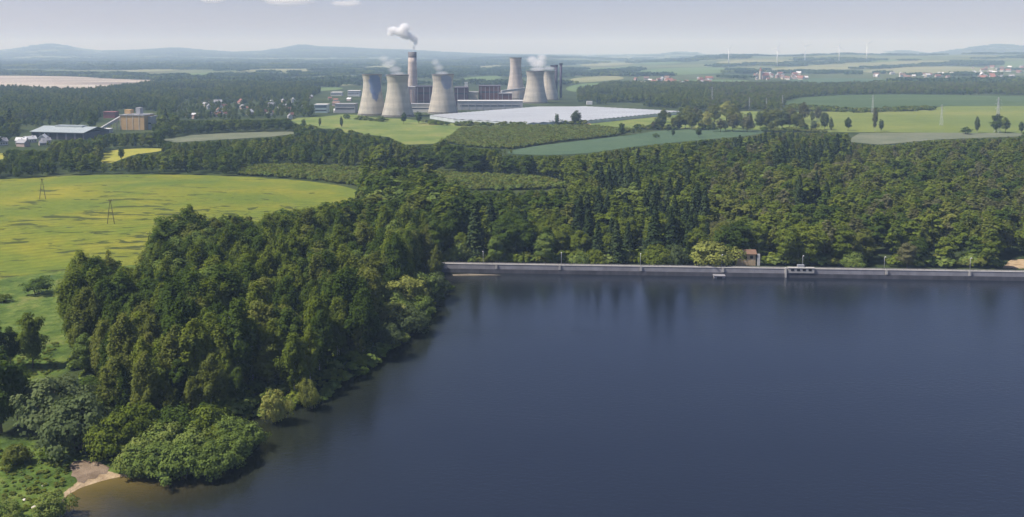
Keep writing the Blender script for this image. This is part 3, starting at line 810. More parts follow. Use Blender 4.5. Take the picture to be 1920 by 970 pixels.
for (a, b, hp, kd, sd, lb, wd) in [
    (930, 497, 56, 'broadleaf_tree', 'bright green', 'round fresh green tree just behind the dam between first and second lamp', 1.25),
    (860, 492, 40, 'willow_shrub', 'bright green', 'bright bush at the dam end next to the dark wood', .8),
    (1022, 498, 64, 'broadleaf_tree', 'bright green', 'fresh green tree behind the dam just left of the second lamp', 1.2),
    (1115, 501, 34, 'willow_shrub', 'mid green', 'low shrub behind the dam right of the second lamp', .9),
    (1090, 501, 30, 'willow_shrub', 'bright green', 'small bright shrub behind the dam, right beside the second lamp', .8),
    (1232, 502, 44, 'willow_shrub', 'mid green', 'shrub behind the dam right of the third lamp under dark spruces', .9),
    (1268, 502, 42, 'willow_shrub', 'grey green', 'grey green shrub behind the dam between the third and fourth lamp', .8),
    (1342, 503, 54, 'willow_shrub', 'yellowish green', 'broad pale yellow green shrub behind the dam at the fourth lamp', 1.15),
    (1600, 506, 34, 'willow_shrub', 'bright green', 'bright shrub behind the dam left of the bare sandy patch', 1.0),
    (1700, 506, 54, 'broadleaf_tree', 'brownish', 'brownish bare looking tree just right of the bare sandy patch', 1.3)]:
    T(kd, a, b, hp, sd, lb, wd)
for (a, b, hp, kd, sd, lb, wd) in [
    (1166, 254, 24, 'broadleaf_tree', 'dark green', 'dark round tree alone at the tip of the blue green field', 1.1),
    (1080, 236, 29, 'broadleaf_tree', 'dark green', 'big dark tree standing in front of the white glasshouse roof', 1.25),
    (1044, 236, 24, 'broadleaf_tree', 'dark green', 'slimmer tree left of the big dark tree before the glasshouse', .7),
    (757, 233, 22, 'broadleaf_tree', 'dark green', 'dark tree at the foot of the middle cooling tower of the front three', 1.1),
    (785, 232, 24, 'broadleaf_tree', 'dark green', 'dark tree between the middle and right cooling tower of the front three', 1.1),
    (640, 240, 22, 'birch_tree', 'dark green', 'narrow dark poplar in the meadow left of the cooling towers', .8),
    (600, 238, 18, 'birch_tree', 'olive green', 'slim pale poplar in the meadow far left of the cooling towers', .8),
    (570, 240, 18, 'broadleaf_tree', 'mid green', 'small round tree at the meadow end towards the town', .9),
    (500, 246, 24, 'broadleaf_tree', 'dark green', 'dark tree on the town side of the meadow below the factory', .9),
    (228, 300, 24, 'broadleaf_tree', 'dark green', 'dark tree in front of the narrow yellow field strip', 1.0),
    (1262, 256, 14, 'broadleaf_tree', 'dark green', 'small dark tree in the blue green field, left of two', 1.0),
    (1310, 258, 18, 'broadleaf_tree', 'dark green', 'small dark tree in the blue green field, right of two', 1.2),
    (1230, 259, 9, 'bush', 'dark green', 'tiny bush in the blue green field', 1.1),
    (1590, 246, 26, 'broadleaf_tree', 'dark green', 'dark tree at the near edge of the lime green field', 1.0),
    (1640, 247, 46, 'birch_tree', 'brownish', 'thin sparse tall tree on the edge of the lime green field', .55),
    (1652, 247, 24, 'broadleaf_tree', 'grey green', 'low tree at the foot of the thin sparse tall tree', .8),
    (1558, 247, 28, 'birch_tree', 'grey green', 'pale slender tree left of the dark tree by the lime field', .8),
    (1868, 249, 36, 'broadleaf_tree', 'dark green', 'dark tree behind the lattice pylon by the lime green field', 1.2),
    (1885, 250, 30, 'broadleaf_tree', 'mid green', 'green tree right of the lattice pylon by the lime green field', 1.0),
    (1832, 250, 32, 'birch_tree', 'grey green', 'thin pale tree left of the lattice pylon by the lime field', .8),
    (1812, 252, 14, 'bush', 'dark green', 'dark bush left of the lattice pylon by the lime field', 1.3),
    (1915, 250, 22, 'broadleaf_tree', 'dark green', 'dark tree at the photo edge beyond the lattice pylon', 1.0)]:
    T(kd, a, b, hp, sd, lb, wd)
# row of trees between the glasshouse and the lime field
ORD = ['first', 'second', 'third', 'fourth', 'fifth', 'sixth', 'seventh', 'eighth', 'ninth', 'tenth', 'eleventh', 'twelfth', 'thirteenth', 'fourteenth', 'fifteenth', 'sixteenth', 'seventeenth', 'eighteenth', 'nineteenth', 'twentieth',
       '21st', '22nd', '23rd', '24th', '25th', '26th', '27th', '28th', '29th', '30th']
rr = random.Random(4)
for rank, a0, a1, b0, b1, n in (('near', 1222, 1550, 241, 248, 30), ('rear', 1236, 1535, 224, 234, 28)):
    for k in range(n):
        a = a0 + (a1 - a0) * (k + rr.uniform(.1, .9)) / n
        sd = rr.choice(['brownish', 'olive green', 'grey green', 'yellowish green', 'olive green', 'brownish'])
        T(rr.choice(['birch_tree', 'broadleaf_tree', 'broadleaf_tree']), a, rr.uniform(b0, b1), rr.choice([14, 20, 26, 32, 36]) * rr.uniform(.85, 1.1), sd,
          '%s tree in the %s rank right of the glasshouse, %s from it' % (sd, rank, ORD[k]), rr.uniform(1.15, 1.7), group='sparse tree ranks beside the glasshouse')

# split the woods: nearest trees one by one, the rest as one mass
rp = random.Random(9)
allp = [(p[0], p[1], True, c_) for p, c_ in zip(bank, BCAP)] + [(p[0], p[1], False, c_) for p, c_ in zip(forest, CAPQ)]
taken = [(t.location.x, t.location.y) for t in COL.objects if t.type == 'EMPTY']
tk = np.array(taken)
near_n = {'broadleaf_tree': 0, 'birch_tree': 0, 'spruce_tree': 0}
for o in COL.objects:
    if o.type == 'EMPTY':
        s = o.name.split('.')[0]
        if s in near_n: near_n[s] += 1
CAP = {'broadleaf_tree': 292, 'birch_tree': 285, 'spruce_tree': 110}
allp.sort(key=lambda p: p[1] ** 2 + p[0] ** 2)
MASS = []
AX = np.array([p[0] for p in allp]); AY = np.array([p[1] for p in allp])
ASH = np.where(AY < 440, seg_dist(shore, AX, AY, False), 99.)
APX, APY = proj(AX, AY, np.full(AX.shape, 1.0))
AST = vnoise(AX, AY, 55., 2.) + .6 * vnoise(AX, AY, 23., 5.)
ASP = np.zeros(AX.shape, bool)
for s in SPRUCE_PX: ASP |= inside(s, APX, APY)
ATOWN = np.zeros(AX.shape, bool)
for t in TOWN_PX: ATOWN |= inside(t, APX, APY)
for n_, (x, y, bk, capq) in enumerate(allp):
    if y < 620 and np.min(np.hypot(tk[:, 0] - x, tk[:, 1] - y)) < 3.2: continue
    px = float(APX[n_]); py = float(APY[n_])
    kind, shade = pick(AST[n_], ASP[n_], px, py, rp, bk)
    base = {'broadleaf_tree': 17.5, 'birch_tree': 19.5, 'spruce_tree': 23.0}[kind]
    if bk:
        base *= 1.2
        if py > 760: base *= 0.78
        ds = ASH[n_]
        if ds < 9: base *= 0.8
    else:
        if y > 1150: base *= 0.74 if kind != 'spruce_tree' else .62
        if y > 1150 and ATOWN[n_]: base *= .68
        if px < 700 and 700 < y < 1100: base *= 0.72 if kind != 'spruce_tree' else .58
        if px > 1330 and 1: base *= 0.9
    h = base * (rp.uniform(.66, 1.26) if bk else rp.uniform(.74, 1.28))
    if capq < 2: h = min(h, max(3.5, (capq - .06) * (14.0 if y > 1150 else 17.0)))
    vis = bk or (px > 690 and y < 640)
    if vis and -60 < px < 1990 and near_n[kind] < CAP[kind] and math.hypot(x, y) < 640:
        near_n[kind] += 1
        tree(kind, x, y, h, shade, rp.uniform(.85, 1.15) * (1.0 if bk else 1.28))
    else:
        MASS.append((x, y, h, kind, shade))

# ------------------------------------------------------------------ labels for the trees of the woods
LAND = [(70, 548, 'the lone meadow bush'), (282, 490, 'the corner pole'), (165, 600, 'the tall corner birch'), (62, 680, 'the meadow tree'),
        (120, 820, 'the grey willows'), (180, 890, 'the sandy beach'), (360, 880, 'the waterside shrubs'), (545, 768, 'the leaning willows'),
        (760, 600, 'the shoreline thicket'), (840, 512, 'the wooded dam end'), (660, 360, 'the yellow field tip'), (480, 440, 'the yellow field edge'),
        (905, 492, 'the first dam lamp'), (1052, 493, 'the second dam lamp'), (1203, 495, 'the third dam lamp'), (1355, 497, 'the fourth dam lamp'),
        (1400, 500, 'the tan hut'), (1505, 500, 'the dam sluice house'), (1663, 501, 'the sixth dam lamp'), (1826, 503, 'the seventh dam lamp'),
        (930, 470, 'the round tree by the dam'), (1745, 500, 'the brownish tree'), (1960, 505, 'the far dam end'), (500, 620, 'the near wood centre')]
DW = {'broadleaf_tree': 'tree', 'birch_tree': 'birch', 'spruce_tree': 'spruce'}
byl = {}
for (o, kind, x, y, z, h, shade) in TREES:
    px, py = proj(x, y, z); px = float(px); py = float(py)
    best = min(LAND, key=lambda l: math.hypot(px - l[0], (py - l[1]) * 2.2))
    dx, dy = px - best[0], (best[1] - py) * 2.2
    dd = math.hypot(dx, dy)
    rel = ('right of' if dx > 0 else 'left of') if abs(dx) > abs(dy) else ('behind' if dy > 0 else 'in front of')
    far = 'close' if dd < 30 else ('somewhat' if dd < 75 else 'well')
    if rel == 'behind' and far == 'close': far = 'just'
    if far == 'close': far = 'just'
    size = 'tall' if h > 20 else ('medium' if h > 16 else 'low')
    base = '%s %s %s %s %s %s' % (size, shade, DW[kind], far, rel, best[2])
    byl.setdefault(base, []).append((math.hypot(x, y), o))
for base, L_ in byl.items():
    L_.sort(key=lambda t: t[0])
    for i, (d_, o) in enumerate(L_):
        o['label'] = base if len(L_) == 1 else base + (', %s back' % ORD[min(i, 19)])
        o['group'] = 'trees of the woods around the lake and dam'

# ------------------------------------------------------------------ the rest of the woods: one mass of instances
PROTO = bpy.data.collections.new('forest_prototypes')
MS = {'round': (30, 44, 1.0), 'tall': (44, 28, 0.85), 'spruce': (80, 9, 1.25)}
MCR = {}
PIDX = {}
def proto(kind, shade, v):
    key = (kind, shade, v)
    if key in PIDX: return PIDX[key]
    sh = SHAPE[kind]
    if (sh, v) not in MCR: MCR[sh, v] = crown(sh, 300 + v * 31 + len(sh), *MS[sh])
    me = crown_mesh('forest_tree', MCR[sh, v], LEAF[shade])
    i = len(PIDX)
    o = bpy.data.objects.new('forest_tree_%03d' % i, me); PROTO.objects.link(o)
    PIDX[key] = i; return i

def instancer(name, pts, scl, rot, idx, coll, kindlabel, cat):
    me = bpy.data.meshes.new(name)
    n = len(pts); me.vertices.add(n); me.vertices.foreach_set('co', np.asarray(pts, np.float32).ravel())
    a = me.attributes.new('sc', 'FLOAT_VECTOR', 'POINT'); a.data.foreach_set('vector', np.asarray(scl, np.float32).ravel())
    a = me.attributes.new('ro', 'FLOAT', 'POINT'); a.data.foreach_set('value', np.asarray(rot, np.float32))
    a = me.attributes.new('ix', 'INT', 'POINT'); a.data.foreach_set('value', np.asarray(idx, np.int32))
    o = link(name, me)
    g = bpy.data.node_groups.new(name + '_nodes', 'GeometryNodeTree')
    g.interface.new_socket('Geometry', in_out='INPUT', socket_type='NodeSocketGeometry'); g.interface.new_socket('Geometry', in_out='OUTPUT', socket_type='NodeSocketGeometry')
    N, L = g.nodes, g.links
    gi = N.new('NodeGroupInput'); go = N.new('NodeGroupOutput')
    ci = N.new('GeometryNodeCollectionInfo'); ci.inputs['Collection'].default_value = coll; ci.inputs['Separate Children'].default_value = True; ci.inputs['Reset Children'].default_value = True
    ip = N.new('GeometryNodeInstanceOnPoints'); ip.inputs['Pick Instance'].default_value = True
    def attr(nm, t):
        q = N.new('GeometryNodeInputNamedAttribute'); q.data_type = t; q.inputs['Name'].default_value = nm; return q.outputs['Attribute']
    L.new(gi.outputs[0], ip.inputs['Points']); L.new(ci.outputs[0], ip.inputs['Instance'])
    L.new(attr('ix', 'INT'), ip.inputs['Instance Index']); L.new(attr('sc', 'FLOAT_VECTOR'), ip.inputs['Scale'])
    cx = N.new('ShaderNodeCombineXYZ'); L.new(attr('ro', 'FLOAT'), cx.inputs['Z'])
    er = N.new('FunctionNodeEulerToRotation'); L.new(cx.outputs[0], er.inputs[0]); L.new(er.outputs[0], ip.inputs['Rotation'])
    L.new(ip.outputs[0], go.inputs[0])
    md = o.modifiers.new('scatter', 'NODES'); md.node_group = g
    return tag(o, kindlabel, cat, kind='stuff')

rm = random.Random(12)
pts, scl, rot, idx = [], [], [], []
for (x, y, h, kind, shade) in MASS:
    s = h / FULLH[SHAPE[kind]]; w = s * (rm.uniform(1.05, 1.6) if kind != 'spruce_tree' else rm.uniform(1.15, 1.5))
    pts.append((x, y, 0.9)); scl.append((w, w, s)); rot.append(rm.uniform(0, 6.28)); idx.append(proto(kind, shade, rm.randrange(2)))
print('TREES single', near_n, 'mass', len(MASS), 'protos', len(PIDX))
instancer('forest', pts, scl, rot, idx, PROTO, 'dense mixed forest filling the land from the dam to the power plant', 'forest')

# low plantations
def low_mass(name, polys, step, hmin, hmax, shades, label, hole=0.0, flat=1.3):
    coll = bpy.data.collections.new(name + '_prototypes')
    shs = []
    for i, sd in enumerate(shades):
        me = crown_mesh(name + '_plant', crown('bush', 800 + i, 16, 14, 0.75), LEAF[sd]); o = bpy.data.objects.new(name + '_plant_%02d' % i, me); coll.objects.link(o)
    pts, scl, rot, idx = [], [], [], []
    for pg in polys:
        w = wpoly(pg); X = [p[0] for p in w]; Y = [p[1] for p in w]
        x, y = jit_grid(min(X), max(X), min(Y), max(Y), step, r1)
        k = inside(w, x, y)
        if hole: k &= (vnoise(x, y, 45., 4.) > -hole)
        x, y = x[k], y[k]; z = height(x, y)
        for a, b, c in zip(x, y, z):
            s = rm.uniform(hmin, hmax) / 3.5
            pts.append((a, b, c)); scl.append((s * flat, s * flat, s)); rot.append(rm.uniform(0, 6.28)); idx.append(rm.randrange(len(shades)))
    instancer(name, pts, scl, rot, idx, coll, label, 'undergrowth')
low_mass('plantation', [FIELDS[3][2], FIELDS[5][2]], 3.2, 2.6, 4.6, ['olive green', 'olive green', 'bright green', 'mid green'], 'low even plantation of young trees around the fields before the power plant')
low_mass('undergrowth', [BANK_PX, [(128, 600), (200, 560), (300, 505), (330, 480), (400, 470), (380, 520)]], 3.6, 1.6, 4.2, ['mid green', 'dark green', 'bright green'], 'low bushes growing under the near wood')
low_mass('weeds', [[(-60, 850), (30, 835), (120, 855), (130, 890), (110, 925), (100, 960), (-60, 960)], [(-60, 640), (110, 640), (110, 700), (-60, 720)]], 1.9, 0.25, 0.8, ['bright green', 'olive green', 'mid green', 'olive green'], 'tall weeds and tufts on the grassy bank', hole=-0.05, flat=1.7)
low_mass('hedgerow', [[(850, 237), (850, 234.5), (1000, 236), (1100, 231), (1100, 233.5), (1000, 239)], [(560, 246), (560, 240), (640, 246), (730, 262), (725, 266), (640, 252)], [(640, 224), (640, 222), (760, 228), (840, 234), (840, 236.5), (750, 231)], [(1190, 243), (1190, 240), (1550, 247), (1550, 250)], [(1475, 206), (1600, 212.5), (1750, 208), (1756, 203), (1600, 207), (1485, 200)]], 7.0, 3.0, 7.0, ['mid green', 'olive green', 'dark green'], 'hedges and scrub lines edging the meadows and fields around the power plant', hole=0.1)
low_mass('dam_foot_shrubs', [[(830, 494), (830, 484), (1375, 489), (1375, 497)], [(1430, 498), (1430, 490), (1625, 491), (1625, 500)], [(1680, 501), (1680, 492), (1870, 495), (1870, 503)]], 3.2, 2.5, 6.0, ['mid green', 'olive green', 'bright green'], 'shrubs growing along the foot of the wood behind the dam')

# far woods: patches of crowns
def patch_mesh(seed, size, ntree, nq):
    r = np.random.default_rng(seed); Vs, Ts = [], []
    for i in range(ntree):
        c = np.array([r.uniform(-.5, .5) * size, r.uniform(-.5, .5) * size, r.uniform(5, 9)])
        rad = r.uniform(3.6, 6.0); s = sph(r, nq); s[:, 2] = np.abs(s[:, 2]) * 1.0 - .15
        p = c + s * rad * np.array([1, 1, 1.35]) * r.uniform(.75, 1.1, (nq, 1))
        nn = s * .8 + r.normal(size=(nq, 3)) * .3; nn /= np.linalg.norm(nn, axis=1)[:, None]
        Vs.append(quads(p, nn, rad * r.uniform(.55, 1.0, nq), r)); Ts.append(np.clip(np.full(nq, r.random()) + r.normal(size=nq) * .1, 0, 1))
    V = np.concatenate(Vs); return V, np.arange(len(V)).reshape(-1, 4), np.concatenate(Ts)
PC = bpy.data.collections.new('far_wood_prototypes')
for i in range(4):
    me = crown_mesh('far_wood', patch_mesh(900 + i, 60., 46, 22), LEAF['far'] if i != 3 else LEAF['mid green'])
    PC.objects.link(bpy.data.objects.new('far_wood_%02d' % i, me))
VILLAGE_PX = [[(1170, 168), (1180, 147), (1340, 146), (1345, 166)], [(1405, 156), (1415, 134), (1460, 132), (1520, 138), (1520, 152)], [(1630, 152), (1640, 140), (1790, 138), (1800, 150)],
              [(1815, 155), (1820, 134), (1940, 122), (1960, 150)], [(340, 226), (350, 190), (500, 186), (560, 205), (540, 222)]]
pts, scl, rot, idx = [], [], [], []
def far_band(y0, y1, step, thr, sc):
    x, y = jit_grid(-y1 * .72, y1 * .72, y0, y1, step, r1)
    k = (np.abs(x / y) < .70) & ~open_land(x, y); x, y = x[k], y[k]
    n = vnoise(x * .45, y, 520., 1.) + .55 * vnoise(x * .6, y, 190., 6.)
    pxx, pyy = proj(x, y, height(x, y, False))
    k = n > thr + np.where(pxx > 1060, .33, 0) * (y > 3000)
    mtn = (y > 10500) & (pxx < 1000); k |= mtn & (n > -.6); k |= (y > 9600) & (pxx > 1690)
    for v in VILLAGE_PX: k &= ~(inside(v, pxx, pyy) & (r1.random(len(x)) < .8))
    x, y = x[k], y[k]; z = height(x, y, False) - .6
    for a, b, c in zip(x, y, z):
        s = sc * rm.uniform(.85, 1.2)
        pts.append((a, b, c)); scl.append((s * 1.05, s * 1.05, rm.uniform(.8, 1.2) * (1 if sc < 1.4 else 1.15))); rot.append(rm.uniform(0, 6.28)); idx.append(rm.choice([0, 1, 2, 0, 1, 2, 3]))
far_band(2600, 5200, 58., -.08, 1.0)
far_band(5200, 9000, 100., -.1, 1.75)
far_band(9000, 17000, 170., .12, 2.6)
print('far patches', len(pts))
instancer('distant_woods', pts, scl, rot, idx, PC, 'hazy distant woods and hedgerows spreading to the mountains', 'forest')

# ------------------------------------------------------------------ dam
CONC = plain('dam_concrete', (0.25, 0.245, 0.26), 0.85, 0.22, 0.25, stretch=(1, 1, .4))
CONC_D = plain('dam_wet_concrete', (0.060, 0.060, 0.070), 0.6, 0.4, 0.3, stretch=(1, 1, .3))
CONC_L = plain('dam_coping', (0.46, 0.44, 0.40), 0.85, 0.15, 0.4)
ROADM = plain('dam_road', (0.26, 0.25, 0.24), 0.9, 0.15, 0.4)
PALE = plain('pale_paint', (0.58, 0.57, 0.55), 0.6, 0.1, 0.5)
DARK = plain('dark_opening', (0.02, 0.02, 0.025), 0.5, 0.1, 0.5)
STEEL = plain('galvanised_steel', (0.45, 0.46, 0.47), 0.5, 0.15, 2.0, metal=0.4)
DL = (DAM_B - DAM_A).length; DANG = math.atan2(DAM_B.y - DAM_A.y, DAM_B.x - DAM_A.x)
dam = empty('dam', (DAM_A.x, DAM_A.y, 0), DANG, 'long straight grey concrete dam holding back the lake, with lamps along its crest', 'dam')
def sec(prof, x0=-4.0, x1=None):
    b = MB(); b.prism([(0, p[0], p[1]) for p in prof], (x0, 0, 0), (DL + 8 if x1 is None else x1, 0, 0)); return b
sec([(0, -5), (1.2, 1.7), (7, 1.7), (7, -5)]).build('upstream_face', CONC_D, dam)
sec([(1.45, 1.7), (1.6, 3.7), (2.1, 3.7), (2.1, 1.7)]).build('parapet', CONC, dam)
sec([(1.48, 3.7), (1.48, 3.98), (2.3, 3.98), (2.3, 3.7)]).build('coping', CONC_L, dam)
sec([(2.1, 1.7), (2.1, 3.3), (5.4, 3.3), (8.5, .8), (8.5, -2), (7, 1.7)]).build('crest_road', ROADM, dam)
sec([(5.1, 3.3), (5.1, 3.7), (5.4, 3.7), (5.4, 3.3)]).build('downstream_kerb', CONC_L, dam)
def dam_x(px):
    best = min(range(0, 400), key=lambda i: abs(float(proj(*(DAM_A + dn * (i * DL / 400)), )[0]) - px)); return best * DL / 400
pil = [(930, 1), (1050, 1), (1203, 1), (1355, 1), (1663, 1), (1822, 1)]
b = MB().box(-.45, .45, 1.0, 1.47, 1.9, 4.1).mesh('pilaster', CONC_L)
for px, _ in pil: link('pilaster', b, dam, (dam_x(px), 0, 0))
# railing on the coping
b = MB()
for i in range(int(DL / 3)): b.box(i * 3, i * 3 + .06, 1.85, 1.91, 3.98, 4.9)
b.box(0, DL, 1.86, 1.9, 4.86, 4.92); b.box(0, DL, 1.86, 1.9, 4.45, 4.49)
b.build('railing', plain('rail_paint', (0.10, 0.10, 0.11), .5), dam)
# sluice house on the crest
sx = dam_x(1505)
sl = empty('sluice_house', DAM_A + dn * sx + dperp * 1.2, DANG, 'low pale sluice house with a row of dark openings on the dam crest', 'sluice house')
sl.location.z = 1.5
b = MB().box(-5.6, 5.6, -.35, .2, 0.6, 2.7); b.box(-5.9, 5.9, -.5, 1.6, 2.7, 2.95); b.build('wall', CONC_L, sl)
for i in range(4): MB().box(-4.6 + i * 2.55, -3.2 + i * 2.55, -.42, -.30, 1.5, 2.5).build('opening', DARK, sl)
MB().box(-7.2, -6.5, -.6, .4, -1.9, 2.9).build('gate_pier', CONC_L, sl)
b = MB().box(-1.6, 1.4, .4, 1.6, 2.95, 4.1); b.build('winch_cabin', STEEL, sl)
# intake block at the water
ix = dam_x(1347)
it = empty('intake_block', DAM_A + dn * ix - dperp * 0.6, DANG, 'small pale concrete intake block at the waterline under the fourth lamp', 'intake block')
MB().box(-2.4, 2.4, -1.8, 1.2, -3, 0.9).build('block', CONC, it)
MB().box(-2.6, 2.6, -2.0, 1.2, 0.9, 1.15).build('cap', CONC, it)
MB().box(-1.2, 1.2, -1.86, -1.75, -.4, .6).build('grate', DARK, it)
# lamps
LAMP_PX = [905, 1052, 1203, 1355, 1510, 1663, 1826]
lm = [None]
for i, px in enumerate(LAMP_PX):
    p = DAM_A + dn * dam_x(px) + dperp * 4.7
    root = empty('lamp_post', (p.x, p.y, 3.3), DANG, '%s dam lamp post counting from the wooded bank, white head on a grey pole' % ORD[i], 'lamp post', 'lamp posts along the dam crest')
    if lm[0] is None:
        m1 = MB().tube([(0, 0, 0), (0, 0, 3), (0, 0, 5.7)], [.11, .09, .065], 8).mesh('pole', STEEL, True)
        m2 = MB().tube([(0, 0, 5.65), (0, -.35, 5.95), (0, -1.0, 6.05)], [.06, .05, .045], 6).mesh('arm', STEEL, True)
        b = MB().lathe([(0.02, 5.86), (.28, 5.9), (.36, 6.0), (.26, 6.14), (.02, 6.2)], 12); b.v = [(x * .8, y * 1.5 - 1.15, z) for x, y, z in b.v]
        m3 = b.mesh('lamp_head', PALE, True); m4 = MB().box(-.2, .2, -.2, .2, 0, .4).mesh('base_plate', CONC)
        lm[0] = (m1, m2, m3, m4)
    for nm, m in zip(('pole', 'arm', 'lamp_head', 'base_plate'), lm[0]): link(nm, m, root)
# sand bar at the dam foot
w = wpoly([(850, 517.5), (848, 515), (880, 513.8), (925, 515.2), (940, 516.4)], 0.0)
me = scan_mesh('sand_bar', w, field_mat('wet_sand', [(0.35, (0.17, 0.14, 0.11)), (0.65, (0.25, 0.21, 0.16))], 0.2), lambda x, y: 0.04 + 0.4 * np.minimum(1, seg_dist(w, x, y) / 1.5), 10, 24)
tag(link('sand_bar', me), kind='structure')
w2_ = wpoly([(128, 876), (136, 868), (141, 864), (152, 867), (160, 863), (172, 868), (186, 866), (193, 871), (206, 877), (199, 886), (186, 887), (180, 893), (166, 894), (158, 901), (146, 901), (141, 895), (133, 893), (136, 884)], 1.0)
me = scan_mesh('bare_soil', w2_, field_mat('trodden_soil', [(0.35, (0.20, 0.145, 0.10)), (0.65, (0.33, 0.25, 0.18))], 0.25), None, 20, 20, 0.06)
tag(link('bare_soil', me), kind='structure')
# tan hut behind the dam
p = P(1400, 500); s = mpp(p)
hut = empty('hut', (p.x, p.y + 4, 1.0), DANG, 'small tan hut with a low brown roof just behind the dam', 'hut')
TANW = plain('tan_render', (0.50, 0.38, 0.24), .85, .2); BROWN = plain('brown_roof', (0.20, 0.12, 0.08), .8, .2)
MB().box(-4.6, 4.6, -2.4, 2.4, 0, 5.4).build('wall', TANW, hut)
MB().prism([(-5.1, -2.9, 5.4), (5.1, -2.9, 5.4), (5.1, 0, 7.0), (-5.1, 0, 7.0)], (0, 0, 0), (0, 0, .2)).prism([(-5.1, 2.9, 5.4), (5.1, 2.9, 5.4), (5.1, 0, 7.0), (-5.1, 0, 7.0)], (0, 0, 0), (0, 0, .2)).build('roof', BROWN, hut)
for i in range(3): MB().box(-3.6 + i * 2.8, -2.2 + i * 2.8, -2.46, -2.38, 3.4, 4.8).build('window', DARK, hut)
MB().box(5.4, 6.6, -2.6, -2.0, 0, 5.6).build('gate_post', PALE, hut)

# stones on the grassy bank
ST = plain('pale_stone', (0.62, 0.55, 0.47), .9, .2, 2.)
def stone(px, py, r, label):
    p = P(px, py); b = MB(); rs = random.Random(px)
    prof = [(.02, -.1), (.8, -.05), (1, .25), (.75, .6), (.3, .78), (.02, .82)]
    b.lathe(prof, 9); b.v = [(x * r * (1 + .25 * math.sin(3 * z + x * 4 + px)), y * r * .7 * (1 + .2 * math.cos(x * 5 + px)), z * r * .6) for x, y, z in b.v]
    o = b.build('stone', ST, None, True, (p.x, p.y, gz(p.x, p.y))); o.rotation_euler[2] = rs.uniform(0, 6)
    tag(o, label, 'stone', 'pale stones on the grassy bank')
stone(84, 910, 0.75, 'pale flat stone lying in the grass above the low corner shrub')
stone(66, 952, 0.85, 'pale stone on bare earth at the lower corner of the bank')
stone(46, 938, 0.55, 'small pale stone on the grass beside the bare earth')
T('willow_shrub', 102, 964, 52, 'bright green', 'fresh green shrub at the waters edge in the corner below the beach', .9)
T('willow_shrub', 10, 985, 48, 'bright green', 'bright shrub at the lower photo corner on the bank', 1.0)
T('willow_shrub', 30, 872, 40, 'olive green', 'dry olive bush on the grassy bank left of the beach', 1.0)
T('bush', 92, 862, 22, 'dark green', 'dark fallen bush on the grassy bank above the beach', 1.5)

# ------------------------------------------------------------------ poles in the left field
WOOD = plain('weathered_wood', (0.11, 0.085, 0.065), .9, .3, 2., stretch=(1, 1, .2))
for (px, pyb, hp, lb) in [(208, 420, 46, 'wooden A frame power pole in the middle of the yellow field'), (80, 374, 40, 'farthest wooden A frame power pole near the far edge of the yellow field'),
                          (282, 497, 62, 'nearest wooden A frame power pole at the field corner beside the dark trees')]:
    p = P(px, pyb, 4.0)
    for _ in range(4): p = P(px, pyb, float(dome([p.x], [p.y])[0]))
    h = hp * mpp(p)
    o = empty('power_pole', (p.x, p.y, p.z - .2), 0, lb, 'power pole', 'wooden power poles in the field')
    sp = h * .15
    for s in (-1, 1): MB().tube([(s * sp, 0, -0.5), (s * .12, 0, h)], [.2, .14], 7).build('leg', WOOD, o)
    MB().box(-sp * .55, sp * .55, -.1, .1, h * .48, h * .48 + .22).build('brace', WOOD, o)
    MB().box(-1.5, 1.5, -.12, .12, h - .5, h - .28).build('crossarm', WOOD, o)
    for s in (-1.35, 0, 1.35):
        MB().tube([(s, 0, h - .28), (s, 0, h + .12)], [.09, .06], 6).build('insulator', STEEL, o)

# ------------------------------------------------------------------ lattice pylons
def pylon_meshes(h, mat):
    b = MB(); wb = h * .055; r = .055
    def bar(a, c, rr=r): b.tube([a, c], rr, 4, cap=False)
    lv = [0, .22, .4, .55, .68, .8, .9, 1.0]
    wd = lambda t: wb * (1 - t) ** 1.1 + h * .008
    for i in range(len(lv) - 1):
        z0, z1 = lv[i] * h, lv[i + 1] * h; w0, w1 = wd(lv[i]), wd(lv[i + 1])
        c0 = [(s * w0, t * w0, z0) for s, t in ((-1, -1), (1, -1), (1, 1), (-1, 1))]; c1 = [(s * w1, t * w1, z1) for s, t in ((-1, -1), (1, -1), (1, 1), (-1, 1))]
        for k in range(4):
            bar(c0[k], c1[k], r * 1.5); bar(c0[k], c1[(k + 1) % 4]); bar(c0[(k + 1) % 4], c1[k]); bar(c1[k], c1[(k + 1) % 4])
    a = MB()
    for z, l in ((.70, .17), (.82, .21), (.93, .14)):
        for s in (-1, 1):
            a.tube([(0, 0, z * h), (s * l * h, 0, z * h)], r, 4); a.tube([(0, 0, (z + .045) * h), (s * l * h, 0, z * h)], r, 4)
            a.tube([(s * l * h, 0, z * h), (s * l * h, 0, (z - .035) * h)], r * .9, 4)
    return b.mesh('lattice_mast', mat), a.mesh('crossarms', mat)
PYL = plain('pylon_steel', (0.50, 0.51, 0.52), .5, .15, 1.)
pm = pylon_meshes(30, PYL)
for (px, pyb, hp, lb) in [(1870, 249, 66, 'large lattice pylon among the trees beside the lime green field'), (1335, 195, 32, 'pale lattice pylon in front of the woods right of the glasshouse'),
                          (1467, 206, 28, 'lattice pylon at the tip of the dark green field'), (1405, 207, 24, 'small lattice pylon left of the one at the dark field tip'),
                          (1437, 206, 22, 'smallest lattice pylon between the two beside the dark field'), (1636, 214, 36, 'lattice pylon at the edge between dark and lime fields'),
                          (1765, 236, 40, 'thin lattice pylon standing within the lime green field')]:
    p = P(px, pyb); s = hp * mpp(p) / 30
    o = empty('lattice_pylon', p, R(35), lb, 'pylon', 'lattice pylons on the plain'); o.scale = (s, s, s)
    link('lattice_mast', pm[0], o); link('crossarms', pm[1], o)

